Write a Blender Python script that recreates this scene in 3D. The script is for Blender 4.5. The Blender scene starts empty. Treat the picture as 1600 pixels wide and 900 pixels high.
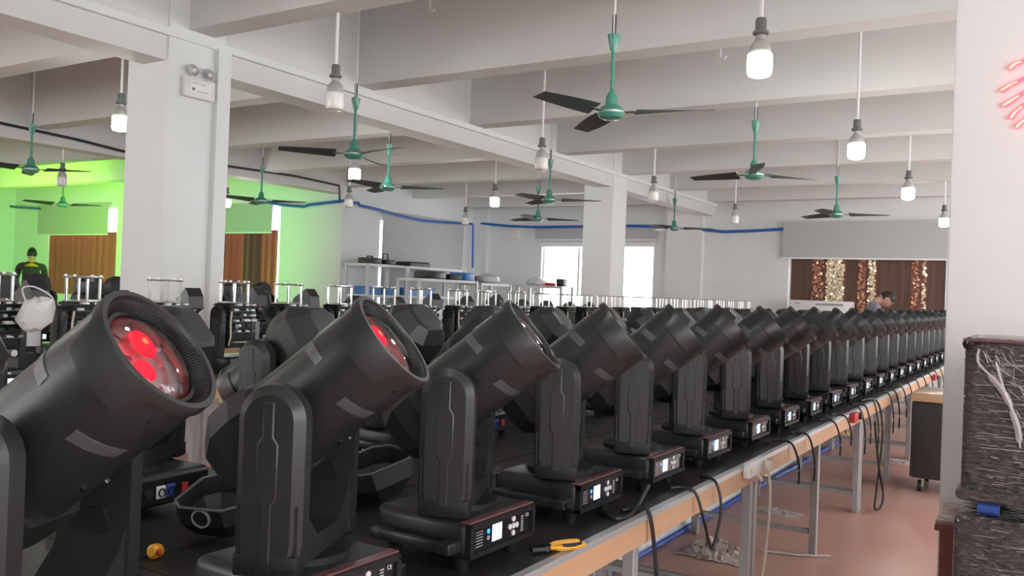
import bpy, bmesh, math, random
from mathutils import Vector, Matrix
random.seed(7)
R = math.radians
SC = bpy.context.scene
COL = SC.collection

# ---------------------------------------------------------------- camera, world, exposure
FPX, YAW, PITCH, ROLL, CAMH = 1350.0, 0.5601, 0.0046, 0.0375, 1.4386
def cam_basis():
    F = Vector((-math.sin(YAW)*math.cos(PITCH), math.cos(YAW)*math.cos(PITCH), math.sin(PITCH)))
    Rt = Vector((math.cos(YAW), math.sin(YAW), 0)); U = Rt.cross(F)
    return F, math.cos(ROLL)*Rt + math.sin(ROLL)*U, -math.sin(ROLL)*Rt + math.cos(ROLL)*U
cF, cR, cU = cam_basis()
cam = bpy.data.cameras.new('camera'); cam_o = bpy.data.objects.new('camera', cam); COL.objects.link(cam_o)
cam.sensor_width = 36; cam.lens = FPX/1600*36; cam.clip_start = .05
cam_o.matrix_world = Matrix(((cR.x, cU.x, -cF.x, 0), (cR.y, cU.y, -cF.y, 0), (cR.z, cU.z, -cF.z, CAMH), (0, 0, 0, 1)))
SC.camera = cam_o
def at(px, py, axis, val):
    """the point where the line of sight through a pixel meets the plane axis = val"""
    d = cF + cR*((px-800)/FPX) - cU*((py-450)/FPX); o = Vector((0, 0, CAMH))
    return o + d*((val-o[axis])/d[axis])

W = bpy.data.worlds.new('world'); SC.world = W; W.use_nodes = True
bg = W.node_tree.nodes['Background']; bg.inputs[0].default_value = (1, 1, 1, 1); bg.inputs[1].default_value = 3.0
SC.view_settings.view_transform = 'Standard'; SC.view_settings.look = 'None'
SC.view_settings.gamma = 1; SC.view_settings.use_curve_mapping = False; SC.view_settings.exposure = 1.12
SC.cycles.max_bounces = 8; SC.cycles.diffuse_bounces = 5; SC.cycles.glossy_bounces = 3; SC.cycles.sample_clamp_indirect = 6

# coloured stage light thrown on the far left bay by the lights being tested there
def lamp(name, kind, loc, aim, energy, color, **kw):
    l = bpy.data.lights.new(name, kind); o = bpy.data.objects.new(name, l); COL.objects.link(o)
    o.location = loc; l.energy = energy; l.color = color
    for k, v in kw.items(): setattr(l, k, v)
    d = Vector(aim)-Vector(loc); o.rotation_euler = d.to_track_quat('-Z', 'Y').to_euler()
    return o
GREEN_LIGHTS = [((-16.5, 8.0, 1.6), (-22, 12.5, 2.8), 430, (.14, 1, .07), 120), ((-13.0, 8.4, 1.6), (-16.5, 12.4, 2.8), 210, (.18, 1, .10), 115),
                ((-18.5, 8.5, 1.6), (-19, 11, 4), 110, (.8, 1, .05), 120)]
for loc, aim, e, c, cone in GREEN_LIGHTS:
    lamp('stage_beam', 'SPOT', loc, aim, e, c, spot_size=R(cone), spot_blend=.8, shadow_soft_size=.25)
lamp('pink_beam', 'SPOT', (1.6, 1.2, 1.9), (.0, 4.0, 2.3), 26, (1, .22, .3), spot_size=R(70), spot_blend=1, shadow_soft_size=.2)

# ---------------------------------------------------------------- materials
MAT = {}
def mat(name, col, rough=.5, metal=0, emit=None, es=0, noise=None, bump=None, coat=0, spec=.5, alpha=None):
    """noise=(scale, second colour, contrast, stretch xyz); bump=(scale, strength, stretch xyz)"""
    m = bpy.data.materials.new(name); m.use_nodes = True; nt = m.node_tree; b = nt.nodes['Principled BSDF']
    b.inputs['Base Color'].default_value = (*col, 1); b.inputs['Roughness'].default_value = rough; b.inputs['Metallic'].default_value = metal
    b.inputs['Coat Weight'].default_value = coat; b.inputs['Specular IOR Level'].default_value = spec
    if emit: b.inputs['Emission Color'].default_value = (*emit, 1); b.inputs['Emission Strength'].default_value = es
    def coords(stretch):
        tc = nt.nodes.new('ShaderNodeTexCoord'); mp = nt.nodes.new('ShaderNodeMapping'); mp.inputs['Scale'].default_value = stretch
        nt.links.new(tc.outputs['Object'], mp.inputs['Vector']); return mp.outputs[0]
    if noise:
        sc, c2, con, st = noise
        n = nt.nodes.new('ShaderNodeTexNoise'); n.inputs['Scale'].default_value = sc; n.inputs['Detail'].default_value = 5
        nt.links.new(coords(st), n.inputs['Vector'])
        r = nt.nodes.new('ShaderNodeValToRGB'); r.color_ramp.elements[0].position = .5-con; r.color_ramp.elements[1].position = .5+con
        r.color_ramp.elements[0].color = (*col, 1); r.color_ramp.elements[1].color = (*c2, 1)
        nt.links.new(n.outputs['Fac'], r.inputs[0]); nt.links.new(r.outputs[0], b.inputs['Base Color'])
    if bump:
        sc, st, s3 = bump
        n = nt.nodes.new('ShaderNodeTexNoise'); n.inputs['Scale'].default_value = sc; n.inputs['Detail'].default_value = 4
        nt.links.new(coords(s3), n.inputs['Vector'])
        k = nt.nodes.new('ShaderNodeBump'); k.inputs['Strength'].default_value = st; k.inputs['Distance'].default_value = .03 if name == 'wrapped' else .02
        nt.links.new(n.outputs['Fac'], k.inputs['Height']); nt.links.new(k.outputs[0], b.inputs['Normal'])
    if alpha is not None: b.inputs['Alpha'].default_value = alpha
    MAT[name] = m; return m
mat('wall', (.78, .81, .81), .75, noise=(1.5, (.72, .75, .75), .3, (1, 1, 1)))
mat('ceiling', (.70, .71, .70), .8, noise=(.8, (.65, .66, .65), .3, (1, 1, 1)))
mat('floor', (.54, .27, .225), .30, noise=(.9, (.66, .41, .34), .22, (1, .6, 1)), bump=(9, .05, (1, 1, 1)))
mat('blind', (.47, .485, .49), .85, bump=(60, .03, (1, 1, 1)))
mat('white_frame', (.8, .82, .83), .45)
mat('black', (.0165, .0178, .0205), .36, spec=.5, bump=(260, .04, (1, 1, 1)))
mat('black2', (.011, .011, .012), .5, spec=.3)
mat('black_gloss', (.012, .012, .014), .18)
mat('black_metal', (.035, .036, .038), .38, .3)
mat('grey_strip', (.075, .077, .085), .35)
mat('edge_red', (.12, .045, .05), .35)
mat('screw', (.06, .06, .065), .3, .9)
mat('chrome', (.75, .77, .78), .18, 1)
mat('alu', (.62, .63, .64), .4, .6)
mat('button', (.62, .63, .66), .4)
mat('screen', (.02, .05, .1), .2, emit=(.62, .82, 1), es=.85)
mat('screen_bar', (.02, .05, .1), .2, emit=(.10, .28, .7), es=.8)
mat('led_blue', (.02, .1, .6), .3, emit=(.03, .2, 1), es=1.5)
mat('led_green', (.02, .5, .2), .3, emit=(.05, 1, .35), es=2)
mat('print', (.32, .33, .35), .6)
mat('reflector', (.55, .50, .50), .3, .4)
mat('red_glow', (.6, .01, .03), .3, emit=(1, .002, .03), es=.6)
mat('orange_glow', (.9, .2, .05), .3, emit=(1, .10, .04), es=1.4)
mat('tabletop', (.012, .012, .012), .42, noise=(3, (.032, .028, .027), .2, (1, 1, 1)))
mat('ply', (.60, .37, .23), .55, noise=(2.2, (.50, .29, .17), .35, (2, 1, 9)))
mat('ply_pale', (.66, .47, .32), .6, noise=(2.2, (.55, .37, .24), .35, (2, 1, 9)))
mat('leg', (.42, .42, .42), .5, .2, noise=(6, (.34, .33, .33), .3, (1, 1, 1)))
mat('pole', (.80, .80, .80), .5)
mat('socket', (.16, .17, .17), .5, .3)
mat('bulb_off', (.80, .80, .78), .25, coat=.3)
mat('bulb_on', (.9, .9, .9), .3, emit=(1, 1, .97), es=44)
mat('bulb_neck', (.55, .55, .54), .3, .4)
mat('fan_green', (.06, .27, .20), .35, coat=.4)
mat('fan_blade', (.035, .055, .055), .5)
mat('fan_rod', (.09, .10, .10), .5, .5)
mat('blue_pipe', (.02, .12, .48), .4)
mat('dark_cable', (.012, .02, .04), .5)
mat('cable', (.010, .010, .011), .45)
mat('beige', (.62, .56, .48), .5)
mat('white_plastic', (.72, .72, .72), .4)
mat('red_plastic', (.45, .03, .04), .4)
mat('blue_plastic', (.03, .09, .42), .4)
mat('yellow', (.75, .36, .02), .35)
mat('curtain', (.085, .042, .030), .55, noise=(5, (.12, .06, .042), .3, (6, 6, .3)))
mat('curtain_red', (.20, .066, .040), .45, noise=(6, (.13, .045, .03), .3, (8, 8, .3)))
mat('curtain_wood', (.46, .085, .085), .5, noise=(5, (.30, .055, .055), .3, (6, 6, .35)))
mat('curtain_rust', (.42, .055, .045), .45, noise=(6, (.28, .035, .03), .3, (8, 8, .3)))
mat('curtain_umber', (.13, .022, .025), .5, noise=(6, (.09, .016, .018), .3, (8, 8, .3)))
mat('sequin_gold', (.95, .84, .62), .38, .6)
mat('sequin_copper', (.62, .33, .22), .35, .7)
mat('wood_red', (.21, .055, .05), .4, noise=(8, (.15, .04, .035), .3, (1, 1, .2)))
mat('void_shade', (.02, .015, .015), .8)
mat('top_worn', (.46, .38, .35), .6, noise=(14, (.2, .13, .12), .14, (1, 1, 1)))
mat('case', (.035, .031, .033), .55, bump=(120, .05, (1, 1, 1)))
mat('wrapped', (.05, .043, .045), .10, spec=1, bump=(26, 1.0, (1, 1, 4)), noise=(4, (.075, .066, .068), .3, (1, 1, 10)))
mat('tape', (.60, .40, .24), .3, coat=.5, bump=(12, .3, (1, 1, 6)))
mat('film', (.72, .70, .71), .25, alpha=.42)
mat('film_glint', (.36, .34, .345), .08, spec=1)  # pale colour standing in for light glinting on the stretch film
mat('paper', (.62, .52, .49), .7)
mat('hose', (.80, .82, .83), .3, .2, noise=(9, (.5, .52, .53), .2, (1, 6, 1)))
mat('skin', (.50, .29, .21), .5)
mat('hair', (.018, .014, .012), .6)
mat('shirt_grey', (.20, .20, .24), .8)
mat('shirt_dark', (.03, .035, .03), .8)
mat('shirt_yellow', (.75, .45, .03), .8)
mat('trousers', (.03, .03, .045), .8)
mat('shelf_steel', (.50, .52, .54), .45, .2)
mat('shelf_edge', (.70, .72, .74), .5)
mat('bag', (.70, .72, .73), .35, coat=.3)
mat('bin_blue', (.05, .20, .55), .4)
mat('cardboard', (.45, .30, .18), .7)
mat('pcb', (.02, .09, .05), .4)
mat('wire_red', (.45, .02, .03), .4)
mat('projected_red', (.9, .2, .25), .4, emit=(1, .04, .08), es=.8)  # glow of the light projected on the pillar, painted in as emission
mat('projected_core', (1, .6, .4), .4, emit=(1, .25, .16), es=.7)
# clear lens: mostly see-through with a mirror-like sheen
m = bpy.data.materials.new('lens'); m.use_nodes = True; nt = m.node_tree
for n in list(nt.nodes): nt.nodes.remove(n)
o_ = nt.nodes.new('ShaderNodeOutputMaterial'); mx = nt.nodes.new('ShaderNodeMixShader'); tr = nt.nodes.new('ShaderNodeBsdfTransparent'); gl = nt.nodes.new('ShaderNodeBsdfGlossy')
fr = nt.nodes.new('ShaderNodeFresnel'); fr.inputs[0].default_value = 1.7; gl.inputs['Roughness'].default_value = .04; tr.inputs[0].default_value = (.93, .86, .88, 1)
nt.links.new(fr.outputs[0], mx.inputs[0]); nt.links.new(tr.outputs[0], mx.inputs[1]); nt.links.new(gl.outputs[0], mx.inputs[2]); nt.links.new(mx.outputs[0], o_.inputs[0]); MAT['lens'] = m
m = bpy.data.materials.new('glass'); m.use_nodes = True; nt = m.node_tree
for n in list(nt.nodes): nt.nodes.remove(n)
o_ = nt.nodes.new('ShaderNodeOutputMaterial'); mx = nt.nodes.new('ShaderNodeMixShader'); tr = nt.nodes.new('ShaderNodeBsdfTransparent'); gl = nt.nodes.new('ShaderNodeBsdfGlossy')
mx.inputs[0].default_value = .06; gl.inputs['Roughness'].default_value = .05
nt.links.new(tr.outputs[0], mx.inputs[1]); nt.links.new(gl.outputs[0], mx.inputs[2]); nt.links.new(mx.outputs[0], o_.inputs[0]); MAT['glass'] = m

# ---------------------------------------------------------------- mesh helpers
class B:
    """collects shapes into one mesh"""
    def __init__(s): s.v = []; s.f = []
    def add(s, vs, fs, M=None):
        k = len(s.v); s.v += [tuple(M @ Vector(v)) if M else tuple(v) for v in vs]; s.f += [[i+k for i in f] for f in fs]; return s
    def box(s, x0, x1, y0, y1, z0, z1, M=None, bev=0, seg=2):
        if bev:
            bm = bmesh.new(); bmesh.ops.create_cube(bm, size=1)
            for v in bm.verts: v.co = Vector(((x0+x1)/2+v.co.x*(x1-x0), (y0+y1)/2+v.co.y*(y1-y0), (z0+z1)/2+v.co.z*(z1-z0)))
            bmesh.ops.bevel(bm, geom=bm.edges[:], offset=bev, segments=seg, affect='EDGES', profile=.5)
            bm.verts.index_update(); vs = [v.co.copy() for v in bm.verts]; fs = [[v.index for v in f.verts] for f in bm.faces]; bm.free()
            return s.add(vs, fs, M)
        vs = [(x, y, z) for x in (x0, x1) for y in (y0, y1) for z in (z0, z1)]
        return s.add(vs, [(0, 1, 3, 2), (4, 6, 7, 5), (0, 4, 5, 1), (2, 3, 7, 6), (0, 2, 6, 4), (1, 5, 7, 3)], M)
    def prism(s, poly, z0, z1, M=None, inset=0, h=0):
        """polygon (x,y) extruded along z, optionally chamfered at z1"""
        n = len(poly); rings = [[(x, y, z0) for x, y in poly], [(x, y, z1-h) for x, y in poly]]
        if inset:
            cx = sum(p[0] for p in poly)/n; cy = sum(p[1] for p in poly)/n; q = []
            for i in range(n):
                a = Vector(poly[i-1]); b = Vector(poly[i]); c = Vector(poly[(i+1) % n])
                e1 = (b-a).normalized(); e2 = (c-b).normalized(); nn = Vector((-(e1+e2).y, (e1+e2).x))
                nn = nn.normalized() if nn.length else Vector((-e1.y, e1.x)); q.append(b+nn*inset/max(.5, abs(nn.dot(Vector((-e1.y, e1.x))))))
            rings.append([(p.x, p.y, z1) for p in q])
        vs = [v for r in rings for v in r]; fs = [tuple(range(n))[::-1], tuple(range((len(rings)-1)*n, len(rings)*n))]
        for k in range(len(rings)-1):
            for i in range(n): fs.append((k*n+i, k*n+(i+1) % n, (k+1)*n+(i+1) % n, (k+1)*n+i))
        return s.add(vs, fs, M)
    def lathe(s, prof, n=24, M=None, cap=True):
        """profile (r,z) turned about z"""
        vs = []; fs = []
        for r, z in prof:
            vs += [(r*math.cos(2*math.pi*i/n), r*math.sin(2*math.pi*i/n), z) for i in range(n)]
        for k in range(len(prof)-1):
            for i in range(n): fs.append((k*n+i, k*n+(i+1) % n, (k+1)*n+(i+1) % n, (k+1)*n+i))
        if cap:
            if prof[0][0] > 1e-5: fs.append(tuple(range(n))[::-1])
            if prof[-1][0] > 1e-5: fs.append(tuple(range((len(prof)-1)*n, len(prof)*n)))
        return s.add(vs, fs, M)
    def cyl(s, p0, p1, r, r1=None, n=16):
        p0 = Vector(p0); p1 = Vector(p1); d = p1-p0; q = d.to_track_quat('Z', 'Y').to_matrix().to_4x4(); q.translation = p0
        return s.lathe([(r, 0), (r if r1 is None else r1, d.length)], n, q)
    def tube(s, pts, r, n=8, smooth=4):
        pts = [Vector(p) for p in pts]
        if smooth and len(pts) > 2:
            out = []
            for i in range(len(pts)-1):
                a = pts[max(i-1, 0)]; b = pts[i]; c = pts[i+1]; d = pts[min(i+2, len(pts)-1)]
                for k in range(smooth):
                    t = k/smooth
                    out.append(.5*((2*b)+(c-a)*t+(2*a-5*b+4*c-d)*t*t+(3*b-a-3*c+d)*t**3))
            pts = out+[pts[-1]]
        vs = []; fs = []; up = Vector((0, 0, 1))
        for i, p in enumerate(pts):
            t = (pts[min(i+1, len(pts)-1)]-pts[max(i-1, 0)]).normalized()
            a = t.cross(up); a = a.normalized() if a.length > .05 else t.cross(Vector((1, 0, 0))).normalized()
            b = t.cross(a); up = -b if i == 0 else up
            rr = r[i] if isinstance(r, list) else r
            vs += [p+(a*math.cos(2*math.pi*j/n)+b*math.sin(2*math.pi*j/n))*rr for j in range(n)]
        for i in range(len(pts)-1):
            for j in range(n): fs.append((i*n+j, i*n+(j+1) % n, (i+1)*n+(j+1) % n, (i+1)*n+j))
        fs += [tuple(range(n)), tuple(range((len(pts)-1)*n, len(pts)*n))[::-1]]
        return s.add(vs, fs)
    def mesh(s, name, m, smooth=True, ang=32):
        me = bpy.data.meshes.new(name); me.from_pydata([tuple(v) for v in s.v], [], s.f); me.materials.append(MAT[m])
        bm = bmesh.new(); bm.from_mesh(me); bmesh.ops.recalc_face_normals(bm, faces=bm.faces[:]); bm.to_mesh(me); bm.free()
        if smooth:
            me.shade_smooth(); me.set_sharp_from_angle(angle=R(ang))
        me.update(); return me

def link(name, data, parent=None, M=None):
    o = bpy.data.objects.new(name, data); COL.objects.link(o)
    if parent: o.parent = parent
    if M is not None: o.matrix_local = M
    return o
def part(name, b, m, parent=None, M=None, smooth=True):
    return link(name, b.mesh(name, m, smooth) if isinstance(b, B) else b, parent, M)
def tag(o, label, cat, group=None):
    o['label'] = label; o['category'] = cat
    if group: o['group'] = group
    return o
def thing(name, label, cat, loc=(0, 0, 0), rz=0, group=None):
    o = bpy.data.objects.new(name, None); COL.objects.link(o); o.empty_display_size = .1
    o.location = loc; o.rotation_euler = (0, 0, rz); return tag(o, label, cat, group)
def struct(name, b, m, parent=None):
    o = part(name, b, m, parent)
    if parent is None: o['kind'] = 'structure'
    return o
def copy_tree(o, parent=None, skip=()):
    c = o.copy(); COL.objects.link(c); c.parent = parent
    for ch in o.children:
        if ch.name.split('.')[0] in skip: continue
        copy_tree(ch, c, skip)
    return c
T = Matrix.Translation
def RZ(a): return Matrix.Rotation(a, 4, 'Z')
def RY(a): return Matrix.Rotation(a, 4, 'Y')
def RX(a): return Matrix.Rotation(a, 4, 'X')
def text_mesh(txt, size, m, depth=.0006):
    c = bpy.data.curves.new('print', 'FONT'); c.body = txt; c.size = size; c.extrude = depth; c.align_x = 'CENTER'; c.align_y = 'CENTER'
    o = bpy.data.objects.new('print', c); COL.objects.link(o)
    dg = bpy.context.evaluated_depsgraph_get(); me = bpy.data.meshes.new_from_object(o.evaluated_get(dg))
    bpy.data.objects.remove(o); bpy.data.curves.remove(c); me.materials.clear(); me.materials.append(MAT[m]); return me

# ---------------------------------------------------------------- the room
YF, XL, YG, CEIL = 17.37, -12.0, 12.7, 4.27
struct('floor', B().box(-24, 3.4, -5, YF+.3, -.1, 0), 'floor')
struct('ceiling', B().box(-24, 3.4, -5, YF+.3, CEIL, CEIL+.15), 'ceiling')
def wall_with_holes(name, along, a0, a1, pos, thick, holes, zt=CEIL, m='wall'):
    """wall along x or y at pos..pos+thick; holes = (a0,a1,z0,z1)"""
    b = B(); cuts = sorted(holes); cur = a0
    def bx(p, q, z0, z1):
        if q-p < 1e-4 or z1-z0 < 1e-4: return
        b.box(p, q, pos, pos+thick, z0, z1) if along == 'x' else b.box(pos, pos+thick, p, q, z0, z1)
    for h0, h1, z0, z1 in cuts:
        bx(cur, h0, 0, zt); bx(h0, h1, 0, z0); bx(h0, h1, z1, zt); cur = h1
    bx(cur, a1, 0, zt); return struct(name, b, m)
wx = lambda px: at(px, 400, 1, YF).x
W1 = (wx(1233), wx(1479), .95, 2.36); W2 = (wx(846), wx(1022), .95, 2.62)
wall_with_holes('wall_far', 'x', XL-.25, 3.4, YF, .25, [W1, W2])
gx = lambda px: at(px, 400, 1, YG).x
W3 = (gx(74), gx(181), .95, 3.16); W4 = (gx(340), gx(436), .95, 3.16)
wall_with_holes('wall_alcove', 'x', -24, XL-.25, YG, .25, [W3, W4])
ly = lambda px: at(px, 380, 0, XL).y
W5 = (ly(593), ly(714), .95, 2.9)
wall_with_holes('wall_left', 'y', YG, YF, XL-.25, .25, [W5])
wall_with_holes('wall_end', 'y', -5, YG, -24.2, .2, [(-4, -.5, .9, 2.9), (0.5, 4, .9, 2.9)])  # openings assumed in this unseen end wall to let daylight in
wall_with_holes('wall_right', 'y', -5, YF, 3.4, .2, [(-4.4, -1.2, .85, 3.2), (-.4, 2.8, .85, 3.2), (5.2, 8.6, .85, 3.2), (9.4, 12.8, .85, 3.2), (13.4, 16.6, .85, 3.2)])  # unseen side wall, window openings assumed for the daylight they bring
wall_with_holes('wall_back', 'x', -24, 3.4, -5.2, .2, [(-13, -9.5, .85, 3.2), (-8.5, -6, .85, 3.2)])  # openings added out of view so daylight reaches the column fronts
# beams
BX = -6.0
struct('beam_main', B().box(BX-.3, BX, -5, YF, 3.17, CEIL), 'ceiling')
struct('beam_left', B().box(XL-.3, XL+.01, -5, YG, 3.26, CEIL), 'ceiling')
BEAMY = [-4.0, -1.9, .25, 2.4, 4.61, 6.62, 8.60, 10.74, 12.88, 15.0, 17.0]
for k, y in enumerate(BEAMY):
    struct('beam_cross', B().box(-23.9, 3.4, y-.125, y+.125, 3.46 if k < 6 else 3.42, CEIL), 'ceiling')
# columns
struct('column', B().box(BX-.5, BX+.02, 4.30, 4.85, 0, CEIL, bev=.008), 'wall')
struct('column', B().box(BX-.5, BX+.02, 12.46, 12.98, 0, CEIL, bev=.008), 'wall')
px0 = at(1479, 450, 1, 4.0).x
struct('column_near', B().box(px0, px0+.62, 4.0, 4.6, 0, CEIL, bev=.01), 'wall')
struct('pilaster_far', B().box(XL, XL+.42, YF-.14, YF, 0, CEIL), 'wall')
struct('pilaster_middle', B().box(wx(1045), wx(1100), YF-.16, YF, 0, CEIL), 'wall')
# conduit on the beam and down the column
struct('trim_1', B().box(BX, BX+.045, -5, YF, 3.36, 3.42).box(BX+.02, BX+.075, 4.74, 4.87, 0, 3.37), 'wall')
# windows: frame, mullions, panes
def window(name, w, pos, facing, nm):
    o = thing(name, 'x y z w', 'window'); del o['label']; del o['category']; o['kind'] = 'structure'
    a0, a1, z0, z1 = w; t = .05
    def bx(b, p, q, z0_, z1_, d0, d1):
        b.box(p, q, pos+d0, pos+d1, z0_, z1_) if facing == 'y' else b.box(pos-d1, pos-d0, p, q, z0_, z1_); return b
    fr_ = B()
    for p, q, c, d in ((a0, a1, z0, z0+t), (a0, a1, z1-t, z1), (a0, a0+t, z0, z1), (a1-t, a1, z0, z1)): bx(fr_, p, q, c, d, .08, .16)
    part('window_frame', fr_, 'white_frame', o)
    for i in range(nm+1):
        p = a0+(a1-a0)*i/(nm+1); q = a0+(a1-a0)*(i+1)/(nm+1)
        part('pane', bx(B(), p+.03, q-.03, z0+.04, z1-.04, .115, .121), 'glass', o)
        if i: part('mullion', bx(B(), p-.028, p+.028, z0, z1, .085, .15), 'white_frame', o)
    return o
window('window_1', W1, YF, 'y', 3); window('window_2', W2, YF, 'y', 2); window('window_3', W3, YG, 'y', 3)
window('window_4', W4, YG, 'y', 2); window('window_5', W5, XL, 'x', 3)
part('window_head', B().box(W2[0]-.04, W2[1]+.04, YF-.03, YF+.05, 2.52, 2.62), 'white_frame', bpy.data.objects['window_2'])

# roller blinds
def blind(label, a0, a1, z0, z1, pos, facing, m='blind'):
    o = thing('roller_blind', label, 'blind', group='roller blinds')
    def bx(p, q, z0_, z1_, d0, d1):
        return B().box(p, q, pos-d1, pos-d0, z0_, z1_) if facing == 'y' else B().box(pos+d0, pos+d1, p, q, z0_, z1_)
    part('fabric', bx(a0, a1, z0, z1-.03, .085, .089), m, o); part('bottom_bar', bx(a0, a1, z0-.03, z0, .075, .1), 'white_frame', o)
    part('roller', bx(a0-.02, a1+.02, z1-.06, z1, .05, .11), m, o); return o
zf = lambda px, py: at(px, py, 1, YF).z
blind('wide grey roller blind half lowered over the sequinned curtains', wx(1222)+.02, wx(1481), zf(1300, 403), zf(1300, 347), YF, 'y')
blind('short grey roller blind rolled up above the bright window', wx(838), wx(1026), zf(930, 374), zf(930, 352), YF, 'y')
gz = lambda px, py: at(px, py, 1, YG).z
blind('roller blind lit lime green above the brown wood-tone curtain by the seated worker', gx(62), gx(172), gz(120, 366), gz(120, 320), YG, 'y')
blind('roller blind lit green above red and brown striped curtain by the corner', gx(330), gx(428), gz(390, 363), gz(390, 318), YG, 'y')
lz = lambda px, py: at(px, py, 0, XL).z
blind('full-length grey roller blind pulled down behind the steel shelves', ly(592), ly(719), 1.05, 3.04, XL, 'x')

# curtains as rippled panels
def curtain(label, x0, x1, z0, z1, y, m, amp=.025, lam=.16, group='brown curtains'):
    n = max(6, int((x1-x0)/.02)); vs = []; fs = []
    for i in range(n+1):
        x = x0+(x1-x0)*i/n; yy = y+amp*math.sin(2*math.pi*x/lam)+amp*.4*math.sin(2*math.pi*x/lam*2.3+1)
        vs += [(x, yy, z0), (x, yy, z1), (x, yy+.006, z0), (x, yy+.006, z1)]
    for i in range(n):
        a = 4*i; c = a+4; fs += [(a, c, c+1, a+1), (a+2, a+3, c+3, c+2), (a, a+2, c+2, c), (a+1, c+1, c+3, a+3)]
    fs += [(0, 1, 3, 2), (4*n, 4*n+2, 4*n+3, 4*n+1)]
    o = part('curtain', B().add(vs, fs), m); return tag(o, label, 'curtain', group)
CT = zf(1300, 403)+.05
def sequins(cur, x0, x1, z0, z1, y, m, dens, seed):
    """small tilted discs sewn on the curtain, joined: too many to count"""
    rnd = random.Random(seed); b = B(); n = int((x1-x0)*(z1-z0)*dens)
    for i in range(n):
        x = rnd.uniform(x0, x1); z = rnd.uniform(z0, z1); r = rnd.uniform(.016, .03)
        M_ = T((x, y+rnd.uniform(-.012, .006), z)) @ RX(R(90)+rnd.gauss(0, .35)) @ RY(rnd.gauss(0, .35))
        b.lathe([(r, -.001), (r, .001)], 6, M_)
    o = part('sequin', b, m, cur, smooth=False); o['kind'] = 'stuff'
yc = YF+.045; CT = min(CT, W1[3]-.012)
for (p0, p1, lab, m, seq) in [
    (1236, 1268, 'plain dark brown curtain panel at the edge of the sequinned window', 'curtain', None),
    (1268, 1290.1, 'copper sequinned curtain panel beside the broad gold one', 'curtain_red', ('sequin_copper', 700)),
    (1290, 1322, 'broad bright gold sequinned curtain panel', 'curtain_red', ('sequin_gold', 1700)),
    (1321, 1340, 'narrow plain brown curtain panel between the two gold sequinned ones', 'curtain', None),
    (1340, 1355.6, 'copper and gold sequinned curtain panel left of the bent worker', 'curtain_red', ('sequin_copper', 900)),
    (1355.5, 1372, 'slim gold sequinned curtain panel behind the bent worker', 'curtain_red', ('sequin_gold', 1100)),
    (1371, 1424, 'wide plain brown curtain panel behind the bent worker head', 'curtain', None),
    (1424, 1440.1, 'dull copper sequinned curtain panel with vertical glints', 'curtain_red', ('sequin_copper', 600)),
    (1440, 1451, 'thin gold sequinned curtain panel towards the near pillar', 'curtain_red', ('sequin_gold', 900)),
    (1450, 1478, 'plain brown curtain panel disappearing behind the near pillar', 'curtain', None)]:
    x0, x1 = wx(p0), wx(p1); c = curtain(lab, x0, x1, .96, CT, yc-(.02 if seq else 0), m, .0025, .17)
    if seq: sequins(c, x0+.03, x1-.03, 1.2, CT-.04, yc-.045, seq[0], seq[1], p0)
curtain('brown wood-tone curtain under the lime green blind', gx(74.5), gx(180), .96, gz(120, 366)+.05, YG+.045, 'curtain_wood', .02, .3)
for p0, p1, lab, m in [(341, 350, 'dark brown curtain strip beside the white column', 'curtain_umber'), (350.3, 378, 'rust red curtain strip under the green blind', 'curtain_rust'),
                       (378.3, 406, 'dark brown curtain strip between two rust red ones', 'curtain_umber'), (406.3, 430, 'rust red curtain strip next to the green wall', 'curtain_rust')]:
    curtain(lab, gx(p0), gx(p1), .96, gz(390, 363)+.05, YG+.045, m, .015, .22)

# blue conduit runs on the walls
def pipe(name, pts, r, m, label, group): return tag(part(name, B().tube(pts, r, 8, 0), m), label, 'pipe', group)
e = .135
def onL(px, py): v = at(px, py, 0, XL+e); return v
def onF(px, py): v = at(px, py, 1, YF-e); return v
def onG(px, py): v = at(px, py, 1, YG-e); return v
pl = [onL(536, 313), onL(548, 317), onL(560, 317), onL(562, 321), onL(585, 326), onL(620, 336), onL(660, 345), onL(700, 348), onL(738, 350)]
pf = [onF(752, 349), onF(790, 353), onF(840, 355), onF(912, 354), onF(985, 353), onF(1030, 354), onF(1055, 357), onF(1090, 358), onF(1130, 362), onF(1170, 361), onF(1224, 358)]
pipe('wall_conduit', pl, .028, 'blue_pipe', 'blue conduit sagging over the tall grey blind on the shelf wall', 'blue wall conduits')
pipe('wall_conduit', pf, .03, 'blue_pipe', 'blue conduit running across the far wall over the bright window', 'blue wall conduits')
pipe('wall_conduit', [onG(392, 312), onG(440, 320), onG(476, 323), onG(482, 320), onG(534, 314)], .03, 'blue_pipe', 'blue conduit on the green-lit wall ending at the corner', 'blue wall conduits')
pipe('wall_conduit', [onG(0, 321), onG(30, 324), onG(62, 326)], .03, 'blue_pipe', 'short blue conduit piece beside the lime green blind', 'blue wall conduits')
pipe('wall_conduit', [onL(739, 351), onL(738.5, 418)], .022, 'blue_pipe', 'blue conduit dropping down the corner behind the shelves', 'blue wall conduits')
bx_ = XL+.06
pipe('ceiling_cable', [at(0, 192, 0, bx_), at(60, 205, 0, bx_), at(120, 218, 0, bx_), at(195, 237, 0, bx_), at(345, 258, 0, bx_), at(400, 266, 0, bx_), at(460, 275, 0, bx_), at(530, 290, 0, bx_), at(531, 316, 0, bx_)], .02, 'dark_cable',
     'dark cable strung along the left beam down to the corner', 'ceiling cables')
tag(part('wall_box', B().box(onF(808, 0).x, onF(823, 0).x, YF-.1, YF, zf(815, 373), zf(815, 358), bev=.01), 'white_plastic'), 'small white junction box on the far wall', 'box')

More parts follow.
